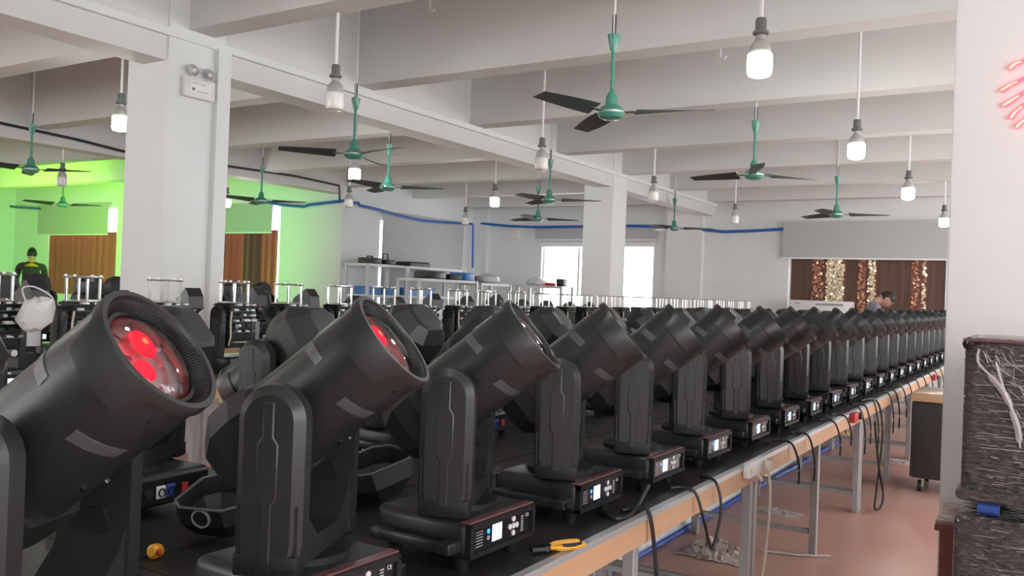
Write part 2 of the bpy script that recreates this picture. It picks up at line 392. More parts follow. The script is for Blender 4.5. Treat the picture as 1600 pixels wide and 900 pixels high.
# ---------------------------------------------------------------- hanging bulbs
rodm = B().lathe([(.012, .33), (.012, 1.0)], 8).mesh('rod', 'pole')
sock = B().lathe([(.0, .34), (.028, .34), (.032, .325), (.032, .27), (.046, .262), (.046, .248), (.03, .24), (.0, .24)], 16).mesh('socket', 'socket')
neck = B().lathe([(.028, .24), (.03, .215), (.05, .19), (.062, .165), (.064, .13), (0, .13)], 20, cap=False).mesh('neck', 'bulb_neck')
bul = [(.064, .13), (.07, .125), (.07, .03), (.062, .008), (.04, 0), (0, -.003)]
bul_on = B().lathe(bul, 20, cap=False).mesh('bulb', 'bulb_on'); bul_off = B().lathe(bul, 20, cap=False).mesh('bulb', 'bulb_off')
def bulb(px, py, X, z, lit, label, group):
    p = at(px, py, 0, X) if X is not None else at(px, py, 2, z)
    o = thing('hanging_bulb', label, 'light bulb', (p.x, p.y, p.z-.075), 0, group)
    link('bulb', bul_on if lit else bul_off, o); link('socket', sock, o); link('neck', neck, o)
    r = link('rod', rodm, o); r.matrix_local = Matrix.Diagonal((1, 1, 1, 1)); top = (3.46 if any(abs(p.y-q) < .16 for q in BEAMY) else CEIL)-(p.z-.075)
    r.scale = (1, 1, (top-.33)/.67); r.location = (0, 0, .33-.33*(top-.33)/.67); return o
gl_ = 'lit bulbs above the front table'
for c in ((1187, 100), (1338, 235), (1419, 302), (1475, 347)):
    bulb(*c, -1.48, 0, True, 'lit bulb above the finished lights, %s from the big green fan' % {1187: 'nearest', 1338: 'second', 1419: 'third', 1475: 'fourth'}[c[0]], gl_)
for c in ((523, 157), (846, 255), (1021, 306), (1148, 343)):
    bulb(*c, -4.56, 0, False, 'unlit bulb beside the main beam, %s from the emergency-light column' % {523: 'nearest', 846: 'second', 1021: 'third', 1148: 'fourth'}[c[0]], 'unlit bulbs along the main beam')
for c, l in (((188, 192), 'lit bulb hanging beside the column with the emergency light'), ((554, 272), 'lit bulb hanging just below the nearest green fan left of the beam'), ((773, 315), 'lit bulb hanging before the far wall left of the far column')):
    bulb(*c, -7.16, 0, True, l, 'lit bulbs left of the main beam')
for X_, y_ in ((-1.48, 1.84), (.7, -2.6), (-7.16, 1.5), (-7.16, -1.5)):  # extra bulbs put in out of view to light the near bays
    o = bulb(0, 0, None, 5, True, 'added lit bulb out of view that brightens the near bays', 'added bulbs out of view')
    for ch in o.children:
        if ch.name.startswith('rod'): ch.scale.z = (CEIL-2.72-.33)/.67; ch.location.z = .33-.33*ch.scale.z
    o.location = (X_, y_, 2.72)
bulb(545, 317, None, 2.75, False, 'unlit bulb hanging over the blue conduit bend at the corner', 'unlit bulbs by the left wall')
bulb(727, 345, None, 2.75, False, 'unlit bulb hanging over the conduit near the shelf corner', 'unlit bulbs by the left wall')
bulb(97, 283, None, 2.8, False, 'unlit bulb hanging under the yellow-green lit ceiling', 'bulbs in the green bay')
bulb(354, 317, None, 2.8, True, 'lit bulb hanging in front of the green blind', 'bulbs in the green bay')

# ---------------------------------------------------------------- ceiling fans
fan_hub = B().lathe([(0, -.075), (.06, -.075), (.10, -.06), (.118, -.035), (.118, -.01), (.09, .02), (.055, .04), (.05, .10), (.03, .13), (.018, .15), (0, .15)], 24).mesh('motor', 'fan_green')
fan_ring = B().lathe([(.119, -.03), (.122, -.028), (.122, -.018), (.119, -.016)], 24).mesh('trim_ring', 'alu')
fan_rod = B().lathe([(.014, .14), (.014, .46)], 10).mesh('down_rod', 'fan_green')
fan_can = B().lathe([(0, .40), (.022, .40), (.038, .43), (.055, .5), (.058, .52), (.02, .53), (0, .53)], 16).mesh('canopy', 'fan_green')
fan_arm = B().box(.09, .2, -.018, .018, -.022, -.014).mesh('blade_arm', 'fan_rod')
blv = []; nb = 10
for i in range(nb+1):
    x = .17+.53*i/nb; w = .055+.012*math.sin(math.pi*i/nb); tw = .018*(1-i/nb)+.010
    blv += [(x, -w, -.02-tw), (x, w, -.02+tw), (x, w, -.016+tw), (x, -w, -.016-tw)]
blf = [(0, 1, 2, 3), (4*nb, 4*nb+3, 4*nb+2, 4*nb+1)]+[(4*i+j, 4*i+(j+1) % 4, 4*i+4+(j+1) % 4, 4*i+4+j) for i in range(nb) for j in range(4)]
fan_blade = B().add(blv, blf).mesh('blade', 'fan_blade')
hang = B().lathe([(.009, .5), (.009, 1)], 8).mesh('hanger', 'ceiling')
fan_brk = B().box(-.014, .014, -.006, .006, .51, .66).mesh('bracket', 'fan_rod')
def fan(px, py, X, z, rot, label, group):
    p = at(px, py, 0, X) if z is None else at(px, py, 2, z)
    if p.y > YF-.85: s = (YF-.85)/p.y; p = Vector((p.x*s, p.y*s, CAMH+(p.z-CAMH)*s))
    o = thing('ceiling_fan', label, 'fan', p, 0, group)
    SM = Matrix.Diagonal((.8, .8, .9, 1)); link('motor', fan_hub, o, SM); link('trim_ring', fan_ring, o, SM); link('down_rod', fan_rod, o); link('canopy', fan_can, o, Matrix.Diagonal((.75, .75, 1, 1))); link('bracket', fan_brk, o)
    h = link('hanger', hang, o); L = (3.46 if any(abs(p.y-q) < .14 for q in BEAMY) else CEIL)-p.z-.5; h.scale = (1, 1, L/.5); h.location = (0, 0, .5-.5*L/.5)
    for i in range(3):
        b = link('blade', fan_blade, o, RZ(R(rot+120*i))); link('blade_arm', fan_arm, b)
    return o
g = 'green ceiling fans'
for c, X, rot, l in (((955, 172), -3.2, 15, 'large green ceiling fan hanging near the lit bulb over the front table'), ((1178, 270), -3.2, 50, 'green ceiling fan between two cross beams over the aisle of frames'),
                     ((1307, 333), -3.2, 22, 'green ceiling fan in front of the wide grey blind'), ((553, 238), -7.06, -12, 'green ceiling fan with dark blades directly above a lit bulb'),
                     ((858, 310), -7.06, 25, 'green ceiling fan whose blade reaches the far column'), ((1053, 355), -7.06, 20, 'small green ceiling fan below the beam right of the far column')):
    fan(*c, None, 2.72, rot, l, g)
for c, rot, l in (((606, 290), 30, 'green ceiling fan behind the beam near the unlit corner bulb'), ((840, 340), 40, 'green ceiling fan low before the rolled-up blind'),
                  ((48, 262), 35, 'teal ceiling fan under the yellow-green lit ceiling'), ((408, 312), 30, 'teal ceiling fan in front of the green-lit wall'),
                  ((98, 318), 30, 'far ceiling fan tinted yellow above the lime green blind')):
    fan(*c, None, 2.72, rot, l, g)

# emergency light on the column
pe = at(306, 139, 0, BX+.02)
em = thing('emergency_light', 'white twin-head emergency light on the column', 'emergency light', (BX+.02, pe.y, pe.z))
part('housing', B().box(0, .06, -.145, .145, -.085, .075, bev=.008), 'white_plastic', em)
part('label_plate', B().box(.06, .062, -.1, .1, -.055, .05), 'white_frame', em)
part('print', B().box(.062, .0625, -.08, .05, .028, .034), 'print', em); part('print', B().box(.062, .0625, -.04, .08, -.034, -.029), 'print', em)
part('test_button', B().cyl((.06, -.07, -.02), (.068, -.07, -.02), .012), 'socket', em)
for s in (-.07, .085):
    h = part('lamp_head', B().lathe([(.0, -.05), (.035, -.05), (.042, -.02), (.035, .02), (.015, .04), (0, .04)], 18, T((.06, s, .125)) @ RY(R(125))), 'alu', em)
    part('lamp_lens', B().lathe([(0, -.058), (.03, -.052), (0, -.05)], 18, T((.06, s, .125)) @ RY(R(125)), cap=False), 'bulb_off', h)
    part('lamp_stem', B().cyl((.03, s, .07), (.05, s, .12), .012), 'white_plastic', em)

# ceiling hooks
for c, l in (((672, 6), 'small white ceiling hook near the unlit bulb by the column'), ((1126, 80), 'small white ceiling hook next to the lit bulb over the bench')):
    p = at(*c, 1, 6.2 if c[0] < 700 else 7.6); o = tag(part('ceiling_hook', B().tube([(0, 0, CEIL-p.z), (0, 0, .0), (0, .0, -.05), (.03, 0, -.075), (.055, 0, -.05)], .008, 6), 'pole'), l, 'hook'); o.location = p
# ---------------------------------------------------------------- tables
TZ, TX = .75, -1.075
def table(label, x0, x1, y0, y1, z, fascia_x, group, trim=True, ply='ply', top='tabletop'):
    o = thing('work_table', label, 'table', ((x0+x1)/2, (y0+y1)/2, 0), 0, group); M_ = T((-(x0+x1)/2, -(y0+y1)/2, 0))
    part('table_top', B().box(x0, x1-(.0225 if trim else 0), y0+.002, y1-.002, z-.02, z, M_), top, o)
    f = 1 if fascia_x == x1 else -1
    part('front_board', B().box(x1-.02, x1-.001, y0+.003, y1-.003, z-.092, z-.02, M_), ply, o)
    part('back_board', B().box(x0+.001, x0+.02, y0+.003, y1-.003, z-.092, z-.02, M_), ply, o)
    if trim: part('edge_trim', B().box(x1-.022, x1+.003, y0+.002, y1-.002, z-.019, z, M_), 'alu', o)
    for yy in (y0+.035, (y0+y1)/2, y1-.035):
        for xx in (x0+.05, x1-.05):
            part('leg', B().box(xx-.02, xx+.02, yy-.02, yy+.02, 0, z-.092 if xx < 0 else z, M_, bev=.003, seg=1), 'leg', o)
        part('cross_rail', B().box(x0+.075, x1-.075, yy-.018, yy+.018, .12, .145, M_), 'leg', o)
        part('cross_rail', B().box(x0+.075, x1-.075, yy-.018, yy+.018, z-.09, z-.02, M_), 'leg', o)
    return o
FRONT_Y = [-1.27+2.56*i for i in range(7)]
for i in range(6):
    table('orange-edged workbench under the finished lights, %s section counted from the red-lit row end' % ('first', 'second', 'third', 'fourth', 'fifth', 'sixth')[i], TX-.80, TX, FRONT_Y[i], FRONT_Y[i+1], TZ, TX, 'front workbench tables')
for i in range(5):
    table('workbench under the faceted-cover lights, %s section counted from the red-lit row end' % ('first', 'second', 'third', 'fourth', 'fifth')[i], TX-1.56, TX-.81, FRONT_Y[i], FRONT_Y[i+1], TZ-.001, TX-.81, 'second workbench tables', trim=False)
for i in range(6):
    table('pale plywood workbench under chrome-caged frames, %s section from the green bay end' % ('first', 'second', 'third', 'fourth', 'fifth', 'sixth')[i], -4.955, -4.38, 1.0+2.5*i, 3.5+2.5*i, .80, -4.38, 'workbenches with the open frames', ply='ply_pale', top='ply_pale', trim=False)
for i in range(2):
    table('%s workbench in the left bay under upright green-lit lights' % ('nearer', 'farther')[i], -7.95, -7.1, 2.4+2.5*i, 4.9+2.5*i, .8, -7.1, 'workbenches in the left bay', ply='ply_pale', trim=False)

# ---------------------------------------------------------------- moving-head light
PIV = .429; RAD = .105
def base_parts(root):
    b = part('base', B().box(-.15, .142, -.15, .15, .036, .132, bev=.022, seg=3), 'black', root)
    part('base_rim', B().box(.118, .148, -.147, .147, .124, .1305, bev=.003, seg=1), 'edge_red', b)
    fp = B()
    for y0, y1, z0, z1 in ((-.148, .148, .112, .126), (-.148, .148, .042, .054), (-.148, -.134, .042, .126), (.134, .148, .042, .126)): fp.box(.136, .152, y0, y1, z0, z1)
    part('panel_frame', fp, 'black2', b); part('front_panel', B().box(.14, .1445, -.134, .134, .054, .112), 'black_gloss', b)
    part('display_screen', B().box(.1445, .1452, -.045, -.002, .064, .106), 'screen', b)
    for y, z in ((.034, .085), (.05, .085), (.066, .085), (.05, .103), (.05, .067)):
        part('button', B().cyl((.144, y, z), (.148, y, z), .0072, n=12), 'button', b)
    for y, z in ((-.062, .094), (-.062, .078)): part('indicator', B().cyl((.144, y, z), (.1455, y, z), .006, n=10), 'led_blue' if z > .09 else 'print', b)
    pr = B()
    for i in range(6): pr.box(.1445, .1449, -.115, -.085, .064+.007*i, .066+.007*i)
    part('menu_print', pr, 'print', b)
    part('ce_mark', text_mesh('CE', .013, 'button'), None, b, T((.1449, .118, .1)) @ Matrix(((0, 0, 1, 0), (1, 0, 0, 0), (0, 1, 0, 0), (0, 0, 0, 1))))
    p2 = B()
    for i in range(7): p2.box(.1445, .1449, .088, .1, .062+.0062*i, .0655+.0062*i)
    part('side_print', p2, 'print', b)
    for y in (-.141, .141):
        for z in (.047, .120): part('screw', B().cyl((.151, y, z), (.1535, y, z), .0045, n=8), 'screw', b)
    # rear connector panel
    r = part('connector_panel', B().box(-.156, -.148, -.13, .13, .05, .118), 'black_gloss', b)
    for y, m in ((.01, 'blue_plastic'), (.043, 'white_plastic')):
        part('socket', B().box(-.162, -.155, y-.015, y+.015, .064, .1, bev=.002, seg=1), m, b)
        part('socket_ring', B().lathe([(.009, 0), (.012, 0), (.012, .004), (.009, .004)], 16, T((-.162, y, .082)) @ RY(R(-90)), cap=False), 'black2', b)
    part('power_switch', B().box(-.163, -.155, -.05, -.03, .068, .096), 'red_plastic', b)
    part('data_socket', B().cyl((-.155, .085, .083), (-.163, .085, .083), .014), 'black_metal', b)
    for s in (-1, 1):
        h = B().box(-.115, .125, s*.188-.010, s*.188+.010, .058, .086, bev=.006)
        for x in (-.125, .085): h.box(x, x+.04, min(s*.145, s*.2), max(s*.145, s*.196), .058, .086, bev=.005)
        part('handle', h, 'black', root)
    for x in (-.11, .1):
        for y in (-.11, .11): part('foot', B().lathe([(0, 0), (.016, 0), (.02, .03), (.024, .04), (0, .04)], 12, T((x, y, 0))), 'black2', root)
    return b
def arm_outline(hw, z0, zc, n=14):
    p = [(hw*.86, z0), (hw, z0+.05)]
    p += [(hw*math.cos(math.pi*i/n), zc+hw*math.sin(math.pi*i/n)) for i in range(n+1)]
    return p+[(-hw, z0+.05), (-hw*.86, z0)]
def make_fixture(label, group):
    root = thing('moving_head_light', label, 'stage light', group=group)
    base_parts(root)
    yk = part('yoke', B().lathe([(0, .130), (.105, .130), (.105, .146), (0, .146)], 28), 'black2', root)
    part('yoke_bar', B().prism([(-.172, .146), (.172, .146), (.172, .27), (.128, .27), (.112, .235), (.06, .19), (-.06, .19), (-.112, .235), (-.128, .27), (-.172, .27)], -.06, .06, Matrix(((0, 0, 1, 0), (1, 0, 0, 0), (0, 1, 0, 0), (0, 0, 0, 1)))), 'black', yk)
    for s in (-1, 1):
        Mx = Matrix(((1, 0, 0, 0), (0, 0, s, 0), (0, 1, 0, 0), (0, 0, 0, 1)))
        a = part('arm', B().prism(arm_outline(.067, .146, PIV), .128, .178, Mx, inset=.018, h=.018), 'black', yk)
        cp = [(-.011, .16), (.011, .16), (.011, .27), (.021, .285), (.021, .385), (.011, .4), (.011, .465), (-.011, .465), (-.011, .4), (-.021, .385), (-.021, .285), (-.011, .27)]
        part('arm_cover', B().prism(cp, .177, .181, Mx, inset=.0025, h=.002), 'black', a)
        ft = B().box(-.0635, .0635, s*.153-.0265, s*.153+.0265, .134, .178, bev=.006)
        for i in range(9): ft.box(-.06+.014*i, -.052+.014*i, s*.179-.003, s*.179+.003, .145, .151)
        part('arm_foot', ft, 'black2', a)
        part('pivot_cap', B().cyl((0, s*.12, PIV), (0, s*.130, PIV), .055, n=24), 'black2', a)
    part('inner_plate', B().prism([(-.03, .2), (.03, .2), (.035, .26), (.02, .3), (-.02, .3), (-.035, .26)], .122, .129, Matrix(((1, 0, 0, 0), (0, 0, 1, 0), (0, 1, 0, 0), (0, 0, 0, 1)))), 'black2', yk)
    # head: axis along local +x, pivot at the origin
    AX = Matrix(((0, 0, 1, 0), (1, 0, 0, 0), (0, 1, 0, 0), (0, 0, 0, 1)))   # local z of a lathe -> head x, angle 0 -> +y, 90 deg -> +z
    hd = part('head', B().lathe([(0, -.09), (.098, -.09), (RAD-.002, -.07), (RAD-.002, .115), (RAD+.001, .128), (RAD+.001, .236), (RAD-.004, .236)], 48, AX, cap=False), 'black', root)
    # bezel with stepped tongues on both sides
    n = 96; vs = []; fs = []
    def back(a):
        d = min(abs((a-c+180) % 360-180) for c in (0, 180))
        return .222-.045*max(0, min(1, (40-d)/10))
    for i in range(n):
        a = 360*i/n; ca, sa = math.cos(R(a)), math.sin(R(a)); q = back(a)
        for r, x in ((RAD, q), (RAD+.0065, q+.002), (RAD+.0065, .240), (RAD+.005, .2435), (RAD-.004, .2435), (RAD-.006, .238)): vs.append((x, r*ca, r*sa))
    for i in range(n):
        for j in range(5): fs.append((i*6+j, ((i+1) % n)*6+j, ((i+1) % n)*6+j+1, i*6+j+1))
    part('bezel', B().add(vs, fs), 'black', hd)
    # ribbed funnel inside the rim
    n = 120; vs = []; fs = []
    for i in range(n*2):
        a = 180*i/n; ca, sa = math.cos(R(a)), math.sin(R(a)); d = .0018 if i % 2 else 0
        for r, x in ((RAD-.006, .239), (RAD-.010-d, .233), (.087-d, .217)): vs.append((x, r*ca, r*sa))
    for i in range(n*2):
        for j in range(2): fs.append((i*3+j, ((i+1) % (2*n))*3+j, ((i+1) % (2*n))*3+j+1, i*3+j+1))
    part('inner_hood', B().add(vs, fs), 'black2', hd, smooth=False)
    part('lens', B().lathe([(.083, .219), (.075, .229), (.060, .236), (.036, .2415), (0, .2435)], 40, AX, cap=False), 'lens', hd)
    part('lens_ring', B().lathe([(.078, .224), (.0855, .224), (.0855, .218), (.078, .218)], 40, AX, cap=False), 'black_gloss', hd)
    rf = part('reflector', B().lathe([(.083, .217), (.075, .206), (.05, .205), (.047, .197), (.03, .199), (.0, .197)], 32, AX, cap=False), 'reflector', hd)
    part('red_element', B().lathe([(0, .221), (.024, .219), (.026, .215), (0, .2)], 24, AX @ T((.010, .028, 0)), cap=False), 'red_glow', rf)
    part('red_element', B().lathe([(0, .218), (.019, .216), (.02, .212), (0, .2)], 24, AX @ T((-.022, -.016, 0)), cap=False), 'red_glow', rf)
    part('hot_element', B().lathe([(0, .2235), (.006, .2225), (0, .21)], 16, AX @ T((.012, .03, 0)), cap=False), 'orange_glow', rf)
    for a, r in ((20, .06), (75, .064), (130, .058), (170, .045), (215, .06), (262, .055), (310, .063), (345, .04)):
        part('lens_clip', B().box(-.007, .007, -.004, .004, .203, .215, AX @ RZ(R(a)) @ T((r, 0, 0))), 'chrome', rf)
    # rear cover: faceted, wider than the tube
    def ring(x, w, h, c): return [(x, w, h-c), (x, w-c, h), (x, -w+c, h), (x, -w, h-c), (x, -w, -h+c), (x, -w+c, -h), (x, w-c, -h), (x, w, -h+c)]
    rings = [ring(-.055, .103, .105, .046), ring(-.10, .106, .108, .046), ring(-.155, .102, .104, .046), ring(-.205, .066, .068, .03), ring(-.212, .052, .055, .022)]
    vs = [p for r in rings for p in r]; fs = [tuple(range(8)), tuple(range(32, 40))[::-1]]
    for k_ in range(4): fs += [(k_*8+i, k_*8+(i+1) % 8, k_*8+8+(i+1) % 8, k_*8+8+i) for i in range(8)]
    part('rear_cover', B().add(vs, fs), 'black', hd, smooth=False)
    # bevels at the step of the tube, caught light put in as lighter grey
    for a0, a1 in ((62, 100), (118, 156), (204, 248), (-68, -24)):
        vs = []; fs = []; m_ = 8
        for i in range(m_+1):
            a = R(a0+(a1-a0)*i/m_); ca, sa = math.cos(a), math.sin(a); sk = .012*(i/m_-.5)
            for r, x in ((RAD-.0025, .098+sk), (RAD+.0022, .123+sk), (RAD-.003, .124+sk)): vs.append((x, r*ca, r*sa))
        for i in range(m_): fs += [(i*3, i*3+3, i*3+4, i*3+1), (i*3+1, i*3+4, i*3+5, i*3+2), (i*3, i*3+2, i*3+5, i*3+3)]
        fs += [(0, 1, 2), (m_*3, m_*3+2, m_*3+1)]
        part('lit_bevel', B().add(vs, fs), 'grey_strip', hd)
    for a, x in ((105, .19), (-60, .19), (240, .19), (-75, .03), (255, .03)):
        ca, sa = math.cos(R(a)), math.sin(R(a)); part('screw', B().cyl((x, (RAD-.003)*ca, (RAD-.003)*sa), (x, (RAD+.003)*ca, (RAD+.003)*sa), .0055, n=10), 'screw', hd)
    return root
def pose(root, pan, tilt):
    for c in root.children:
        n = c.name.split('.')[0]
        if n == 'yoke': c.matrix_local = RZ(R(pan))
        if n == 'head': c.matrix_local = T((0, 0, PIV)) @ RZ(R(pan)) @ RY(R(-tilt))
GF = 'finished moving-head lights along the workbench edge'
proto = make_fixture('x', GF)
SMALL = ('ce_mark', 'screw', 'menu_print', 'side_print', 'indicator', 'data_socket', 'socket', 'socket_ring', 'power_switch', 'connector_panel', 'inner_plate')
FX, FY0, FSP = TX-.238, 1.85-2*.5706, .5706
LAB = ['finished black stage light at the row end, its round lens lit red wide open', 'finished black stage light with ribbed lens hood, second from the red-lit row end', 'finished black stage light standing next to the yellow pliers',
       'finished black stage light one place past the pliers, coiled cable at its foot', 'finished black stage light opposite the looped cable before the white power strip', 'finished black stage light right behind the white power strip']
ORD = ('first second third fourth fifth sixth seventh eighth ninth tenth eleventh twelfth thirteenth fourteenth fifteenth sixteenth seventeenth eighteenth nineteenth twentieth '
       'twenty-first twenty-second twenty-third twenty-fourth twenty-fifth twenty-sixth').split()
fixtures = []
NEAR = {0: .045, 1: .022, 2: .012, 3: 0, 4: -.02, 5: -.03}
for i in range(23):
    o = proto if i == 0 else copy_tree(proto, None, SMALL if i > 9 else ())
    o.location = (FX, FY0+FSP*i+(NEAR[i] if i in NEAR else random.uniform(-.012, .012)), TZ); o.rotation_euler = (0, 0, R(random.uniform(-1, 1)))
    pose(o, 24.5+random.uniform(-.7, .7), (39 if i == 0 else 40)+random.uniform(-1, 1))
    tag(o, LAB[i] if i < len(LAB) else 'finished black stage light, %s in the row past the white power strip' % ORD[i-6], 'stage light', GF); fixtures.append(o)
SKIP_LENS = ('lens', 'red_element', 'hot_element', 'reflector', 'lens_ring', 'inner_hood')
G2 = 'half-covered lights on the second workbench'
LAB2 = ['stage light with faceted cover showing blue and white sockets behind the row end', 'faceted-cover stage light seen between the two red-lit lenses', 'faceted-cover stage light with loose red wires under its cover', 'faceted-cover stage light behind the pliers light']
for i in range(17):
    o = copy_tree(proto, None, SKIP_LENS if i > 3 else ())
    y = 1.60+.585*(i-1)
    o.location = (-2.30+random.uniform(-.02, .02), y, TZ-.001); o.rotation_euler = (0, 0, R(180+random.uniform(-5, 5)))
    pose(o, 12+random.uniform(-16, 16), -42+random.uniform(-7, 7))
    for ch in o.children:
        for g_ in ch.children:
            if g_.name.startswith('rear_cover'): g_.scale = (1.0, 1.16, 1.06)
    tag(o, LAB2[i] if i < len(LAB2) else 'faceted-cover stage light on the second workbench, %s past the pliers light' % ORD[i-4], 'stage light', G2)
# upright lights in the left bay
G3 = 'upright lights in the left bay'
for k_, (px, d) in enumerate(((6, -7.3), (60, -7.76), (141, -7.3), (186, -7.76), (362, -7.3), (412, -7.76))):
    p = at(px, 430, 0, d); o = copy_tree(proto, None, SMALL+SKIP_LENS)
    o.location = (d, p.y, .8); o.rotation_euler = (0, 0, R(random.uniform(-6, 6))); pose(o, random.uniform(-20, 20), random.choice((-74, -80, -86)))
    tag(o, 'upright black stage light with green-lit side, %s along the left bay bench' % ORD[k_], 'stage light', G3)

# ---------------------------------------------------------------- open frames with chrome cage
def make_frame():
    root = thing('open_light_frame', 'open stage light frame with a chrome ring cage on four posts', 'light frame', group='open light frames on the pale workbench')
    b = part('base', B().box(-.145, .145, -.15, .15, .02, .14, bev=.012), 'black', root)
    part('panel', B().box(.143, .149, -.12, .12, .045, .12), 'black_gloss', b); part('display_screen', B().box(.149, .151, -.01, .035, .066, .1), 'screen', b)
    for y, z in ((.062, .083), (.076, .083), (.09, .083), (.076, .098), (.076, .068)): part('button', B().cyl((.148, y, z), (.152, y, z), .006, n=8), 'button', b)
    part('warning_label', B().box(.146, .1505, -.04, .02, .122, .132), 'white_plastic', b)
    for x in (-.1, .1):
        for y in (-.1, .1): part('foot', B().cyl((x, y, 0), (x, y, .022), .018, n=8), 'black2', root)
    for s in (-1, 1):
        a = part('arm', B().prism(arm_outline(.055, .138, .42, 8), .115, .15, Matrix(((1, 0, 0, 0), (0, 0, s, 0), (0, 1, 0, 0), (0, 0, 0, 1)))), 'black', root)
        part('arm_plate', B().box(-.03, .03, s*.152-.003, s*.152+.003, .2, .4), 'black_metal', a)
    core = part('core_frame', B().box(-.07, .07, -.1, .1, .2, .49).box(-.09, .09, -.112, .112, .255, .262), 'black2', root)
    rnd = random.Random(3)
    for i, z in enumerate((.30, .335, .37, .405, .44, .475)):
        part('plate', B().box(-.085, .088, -.104, .104, z, z+.006), 'black_metal' if i % 2 else 'pcb', core)
        for j in range(5):
            y = rnd.uniform(-.09, .08); h = rnd.uniform(.007, .016); part('fitting', B().box(.07, .092+rnd.uniform(0, .012), y, y+rnd.uniform(.01, .045), z+.006, z+.006+h), rnd.choice(('alu', 'chrome', 'white_plastic', 'black_metal')), core)
    part('gear_disc', B().lathe([(0, 0), (.06, 0), (.06, .006), (0, .006)], 20, T((.05, -.01, .236))), 'beige', core)
    part('motor', B().cyl((.06, -.06, .345), (.1, -.06, .345), .016, n=12), 'chrome', core)
    part('motor', B().cyl((.06, .06, .225), (.105, .06, .225), .018, n=12), 'alu', core)
    part('wire_loom', B().tube([(.08, -.11, .22), (.11, -.12, .28), (.1, -.115, .36), (.09, -.1, .44)], .006, 6), 'beige', root)
    for a in range(4):
        x, y = .088*math.cos(R(45+90*a)), .088*math.sin(R(45+90*a)); part('post', B().cyl((x, y, .49), (x, y, .625), .0085, n=10), 'chrome', root)
    for z, r0 in ((.625, .1), (.49, .1)):
        part('ring', B().lathe([(r0-.032, 0), (r0+.004, 0), (r0+.008, .004), (r0+.004, .009), (r0-.028, .014), (r0-.032, .008), (r0-.032, 0)], 28, T((0, 0, z)), cap=False), 'chrome', root)
    for a in range(6):
        x, y = .09*math.cos(R(60*a)), .09*math.sin(R(60*a)); part('ring_nut', B().cyl((x, y, .634), (x, y, .646), .009, n=6), 'alu', root)
    return root
fr0 = make_frame()
FSK = ('fitting', 'button', 'foot', 'warning_label', 'arm_plate', 'ring_nut')
for i in range(26):
    o = fr0 if i == 0 else copy_tree(fr0, None, FSK if i > 11 else ())
    o.location = (-4.66+random.uniform(-.02, .02), 2.36+.515*i+random.uniform(-.015, .015), .80); o.rotation_euler = (0, 0, R(random.uniform(-5, 5)))
    tag(o, 'open light frame with chrome ring cage, ' + ('%s before the emergency-light column' % ORD[2-i] if i < 3 else '%s past the emergency-light column' % ORD[i-3]), 'light frame', 'open light frames on the pale workbench')
# bare light heads standing between the frames
def make_bare():
    o = thing('bare_light_head', 'uncovered black light head tilted between the chrome-caged frames', 'light head', group='uncovered light heads between the frames')
    part('base', B().box(-.06, .06, -.06, .06, 0, .2, bev=.01), 'black2', o)
    part('bracket', B().box(-.03, .03, -.085, -.075, .1, .42).box(-.03, .03, .075, .085, .1, .42), 'black_metal', o)
    h = part('head_box', B().prism([(-.10, -.06), (.10, -.075), (.12, .0), (.09, .075), (-.07, .07), (-.12, .02)], -.07, .07, T((0, 0, .49)) @ RX(R(90)) @ RZ(R(25))), 'black', o, smooth=False)
    part('lens_mount', B().lathe([(0, 0), (.03, 0), (.03, .02), (.02, .025), (0, .02)], 16, T((.07, 0, .47)) @ RY(R(80))), 'alu', h)
    part('heat_sink', B().box(.02, .06, -.05, .05, .24, .36), 'alu', o); part('motor', B().cyl((.05, .02, .4), (.11, .02, .4), .022, n=12), 'black_metal', o)
    part('wire_loom', B().tube([(.05, -.06, .22), (.1, -.09, .3), (.08, -.08, .4), (.04, -.05, .46)], .006, 6), 'cable', o); return o
b0 = make_bare()
for i in range(14):
    o = b0 if i == 0 else copy_tree(b0)
    o.location = (-4.76, 2.62+.515*i*(1 if i < 5 else 1), .80); o.rotation_euler = (0, 0, R(random.uniform(-40, 40)))
    o.scale = (.8, .72, random.uniform(.93, 1.04)); o.rotation_euler.z *= .4
    tag(o, 'uncovered black light head between chrome-caged frames, ' + ('just before the emergency-light column' if i == 1 else 'second before the emergency-light column' if i == 0 else '%s past the emergency-light column' % ORD[i-2]), 'light head', 'uncovered light heads between the frames')

# ---------------------------------------------------------------- loose covers and tools on the bench
def open_shell(label, loc, rot, sc=1):
    """a detached faceted head cover lying open side up"""
    def ring(z, w, h, c): return [(w, h-c, z), (w-c, h, z), (-w+c, h, z), (-w, h-c, z), (-w, -h+c, z), (-w+c, -h, z), (w-c, -h, z), (w, -h+c, z)]
    rs = [ring(.0, .06, .05, .02), ring(.012, .085, .075, .03), ring(.07, .12, .118, .045), ring(.13, .115, .125, .045), ring(.13, .108, .118, .043), ring(.07, .112, .11, .042), ring(.016, .078, .068, .028), ring(.006, .05, .04, .018)]
    vs = [p for r in rs for p in r]; fs = [tuple(range(8)), tuple(range(56, 64))]
    for k_ in range(7): fs += [(k_*8+i, k_*8+(i+1) % 8, k_*8+8+(i+1) % 8, k_*8+8+i) for i in range(8)]
    o = thing('head_cover', label, 'light cover', loc, R(rot), 'loose head covers on the bench'); M_ = RX(R(14)) @ Matrix.Scale(sc, 4)
    part('shell', B().add(vs, fs, M_ @ T((0, 0, .02))), 'black', o, smooth=False)
    part('rim_lip', B().tube([tuple(M_ @ Vector((x, y, z+.022))) for x, y, z in rs[3]+[rs[3][0]]], .004, 6, 0), 'grey_strip', o)
    part('cable_cutout', B().lathe([(.026, 0), (.032, 0), (.032, .01), (.026, .01)], 16, M_ @ T((.0, -.118, .12)) @ RX(R(90)), cap=False), 'alu', o); return o
pA = at(352, 822, 2, TZ+.02); pB = at(600, 775, 2, TZ+.02)
